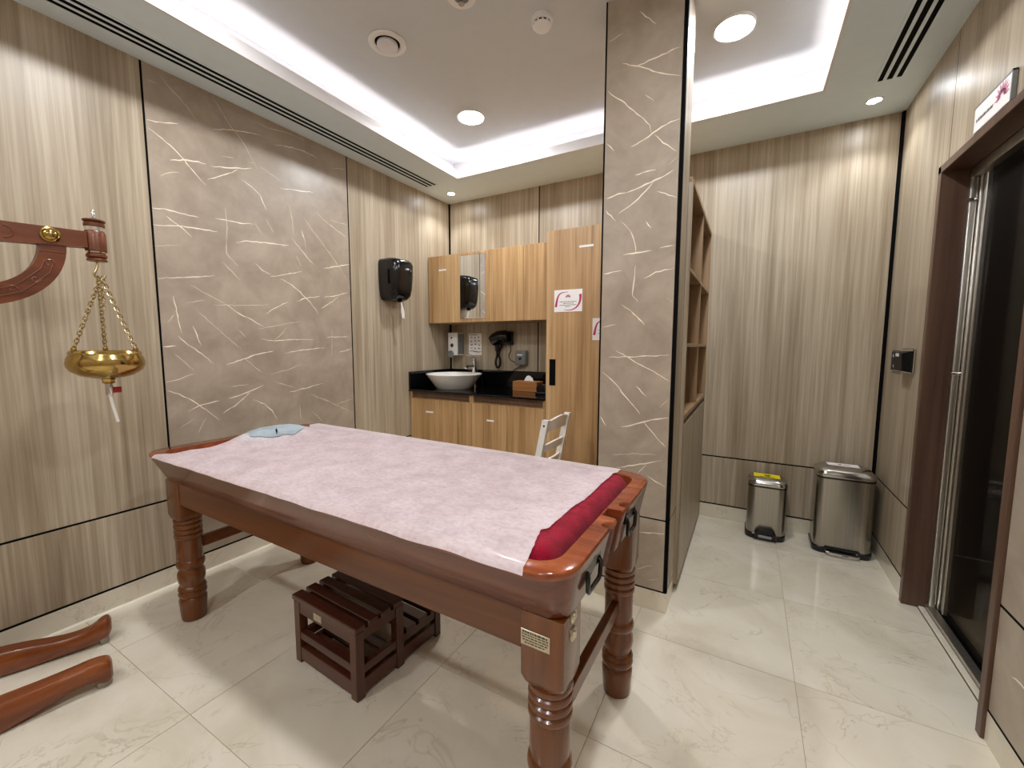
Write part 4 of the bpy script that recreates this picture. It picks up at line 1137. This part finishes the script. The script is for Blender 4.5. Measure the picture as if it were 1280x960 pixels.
def rail(z0, z1, crest):
    n = 12; rings = []
    for k in range(n + 1):
        t_ = k / n; y = -.151 + .302 * t_; bow = .022 * math.sin(PI * t_); zt = z1 + crest * math.sin(PI * t_) ** 1.5; xm0, xm1 = ptp(z0) + bow, ptp(zt) + bow
        rings.append([(xm0 - .008, y, z0 + crest * .5 * math.sin(PI * t_)), (xm0 + .008, y, z0 + crest * .5 * math.sin(PI * t_)), (xm1 + .008, y, zt), (xm1 - .008, y, zt)])
    return MB().loft(rings)
ch('top_rail', rail(.738, .806, .022)); ch('back_slat', rail(.615, .660, .012)); ch('back_slat', rail(.515, .555, .008))

# ------------------------------------------------------------------ bins
def bin_(name, label, x0, x1, y0, y1, h, r0, lidh, small):
    b = thing(name, label, 'bin', ((x0 + x1) / 2, (y0 + y1) / 2, 0)); w, d = (x1 - x0) / 2, (y1 - y0) / 2
    def ol(e, z, r=r0, tap=0.0): return [(px, py, z) for px, py in rrect(-w - e + tap, -d - e + tap, w + e - tap, d + e - tap, r, 8)]
    MB().loft([ol(.004, 0), ol(.006, .006), ol(.006, .032), ol(.002, .036)]).build('base', M['black_plastic'], b, label='black plastic base')
    MB().loft([ol(0, .034), ol(0, h - .012)]).build('body', M['steel'], b)
    MB().loft([ol(.001, h - .012), ol(.002, h - .010), ol(.002, h)]).build('rim', M['black_plastic'], b)
    if small:
        rr = [ol(.003, h), ol(.004, h + .004), ol(.003, h + .018), ol(0, h + .030, r0, .006), ol(0, h + .040, r0 * .8, .022), ol(0, h + .044, r0 * .6, .05)]
    else:
        rr = [ol(.003, h), ol(.004, h + .006), ol(.002, h + .024), ol(0, h + .038, r0, .012), ol(0, h + .050, r0 * .8, .035), ol(0, h + .056, r0 * .6, .07)]
    MB().loft(rr).build('lid', M['steel_lid'], b, smooth=50)
    return b, w, d
b, w, d = bin_('pedal_bin', 'small brushed steel pedal bin with a yellow sign on its lid', .036, .252, 3.06, 3.262, .352, .05, .04, True)
zl_ = .352 + .0448
bx(-.078, -.052, zl_, .070, .040, zl_ + .001, 0).build('sign', M['yellow'], b, smooth=0, label='yellow paper sign with black print')
mb = MB()
for k in range(3):
    a = 2 * PI * k / 3 + PI / 2; c = Vector((.0, -.006)) + Vector((math.cos(a), math.sin(a))) * .011
    mb.tube([(c.x + .011 * math.cos(q), c.y + .011 * math.sin(q), zl_ + .0016) for q in [a + .7 + k2 * .54 for k2 in range(10)]], .0022, 5)
mb.box(-.045, -.042, zl_ + .0008, .04, -.034, zl_ + .0014)
o = mb.build('print', M['dark'], b); o['kind'] = 'stuff'
mb = MB().tube([(-.052, -d - .004, .008), (-.055, -d - .022, .016), (-.050, -d - .03, .05), (-.035, -d - .022, .074), (.035, -d - .022, .074), (.050, -d - .03, .05), (.055, -d - .022, .016), (.052, -d - .004, .008)], .010, 8)
mb.box(-.05, -d - .014, .012, .05, -d + .002, .074, .004)
mb.build('pedal_housing', M['black_plastic'], b)
bx(-.040, -d - .036, .018, .040, -d - .012, .036, .005).build('pedal', M['grey_plastic'], b)
b, w, d = bin_('pedal_bin', 'large brushed steel pedal bin in the corner by the shower door', .396, .676, 3.045, 3.262, .470, .045, .05, False)
zl_ = .470 + .0562
bx(-.085, -.035, zl_, .07, .035, zl_ + .001).build('sticker', M['paper'], b, smooth=0, label='white paper sticker')
mb = MB().box(-.03, -.012, zl_ + .0005, -.012, .01, zl_ + .0014).box(-.005, -.006, zl_ + .0005, .03, .004, zl_ + .0014)
o = mb.build('print', M['red'], b, smooth=0); o['kind'] = 'stuff'
bx(-.085, -d - .012, .010, .085, -d + .004, .045, .005).build('pedal_housing', M['black_plastic'], b)
MB().tube([(-.078, -d - .008, .020), (-.075, -d - .028, .018), (-.06, -d - .036, .017), (.06, -d - .036, .017), (.075, -d - .028, .018), (.078, -d - .008, .020)], .007, 8).build('pedal', M['chrome'], b, label='chrome pedal bar')

# ------------------------------------------------------------------ on the right wall
r = thing('thermostat', 'dark square control plate with white icons nearest the corner on the right wall', 'switch', (XR, 3.03, 1.112))
bx(-.010, -.078, 0, -.0005, .078, .112, .003).build('frame', M['chrome'], r)
bx(-.012, -.072, .006, -.0095, .072, .106, .001).build('face', M['black_matt'], r)
mb = MB()
for y, z, s_ in ((-.035, .052, .008), (.012, .022, .006), (.012, .034, .006), (.024, .028, .005), (.0, .028, .005), (.03, .083, .010), (.010, .083, .010)): mb.box(-.0125, y - s_ * 1.6, z - s_ * .8, -.0118, y + s_ * 1.6, z + s_ * .8)
o = mb.build('icons', M['white'], r, smooth=0); o['kind'] = 'stuff'
r = thing('card_switch', 'black key-card switch on a chrome plate beside the dark control plate', 'switch', (XR, 2.84, 1.112))
bx(-.012, -.090, 0, -.0005, .088, .124, .003).build('plate', M['chrome'], r)
MB().prism([(-.012, .006), (-.045, .012), (-.050, .100), (-.012, .112)], -.075, .060, 'xz').build('card_holder', M['black_matt'], r)
bx(-.0515, -.03, .084, -.0485, .02, .100).build('label_strip', M['white'], r)

r = thing('door_sign', 'white sign with a pink flower emblem above the shower door', 'sign', (XR, 2.178, DZ + .001))
bx(-.012, -.130, 0, -.002, .130, .094, .002).build('plate', M['paper'], r)
MB().box(-.013, -.134, .090, -.001, .134, .096).box(-.013, -.134, 0, -.001, -.128, .096).build('edge', M['grey_plastic'], r, label='grey edge strip')
mb = MB(); flower(mb, -.072, .056, .050, 0, -.0125, axis='x')
rnd = random.Random(12); y = .112
while y > -.010:
    q = rnd.uniform(.004, .009); mb.add([(-.0125, y, .034), (-.0125, y - q, .034), (-.0125, y - q, .034 + rnd.choice((.009, .012))), (-.0125, y, .045)], [(0, 1, 2, 3)], 1); y -= q + .003
o = mb.build('print', [M['rose'], M['ink']], r, smooth=0); o['kind'] = 'stuff'
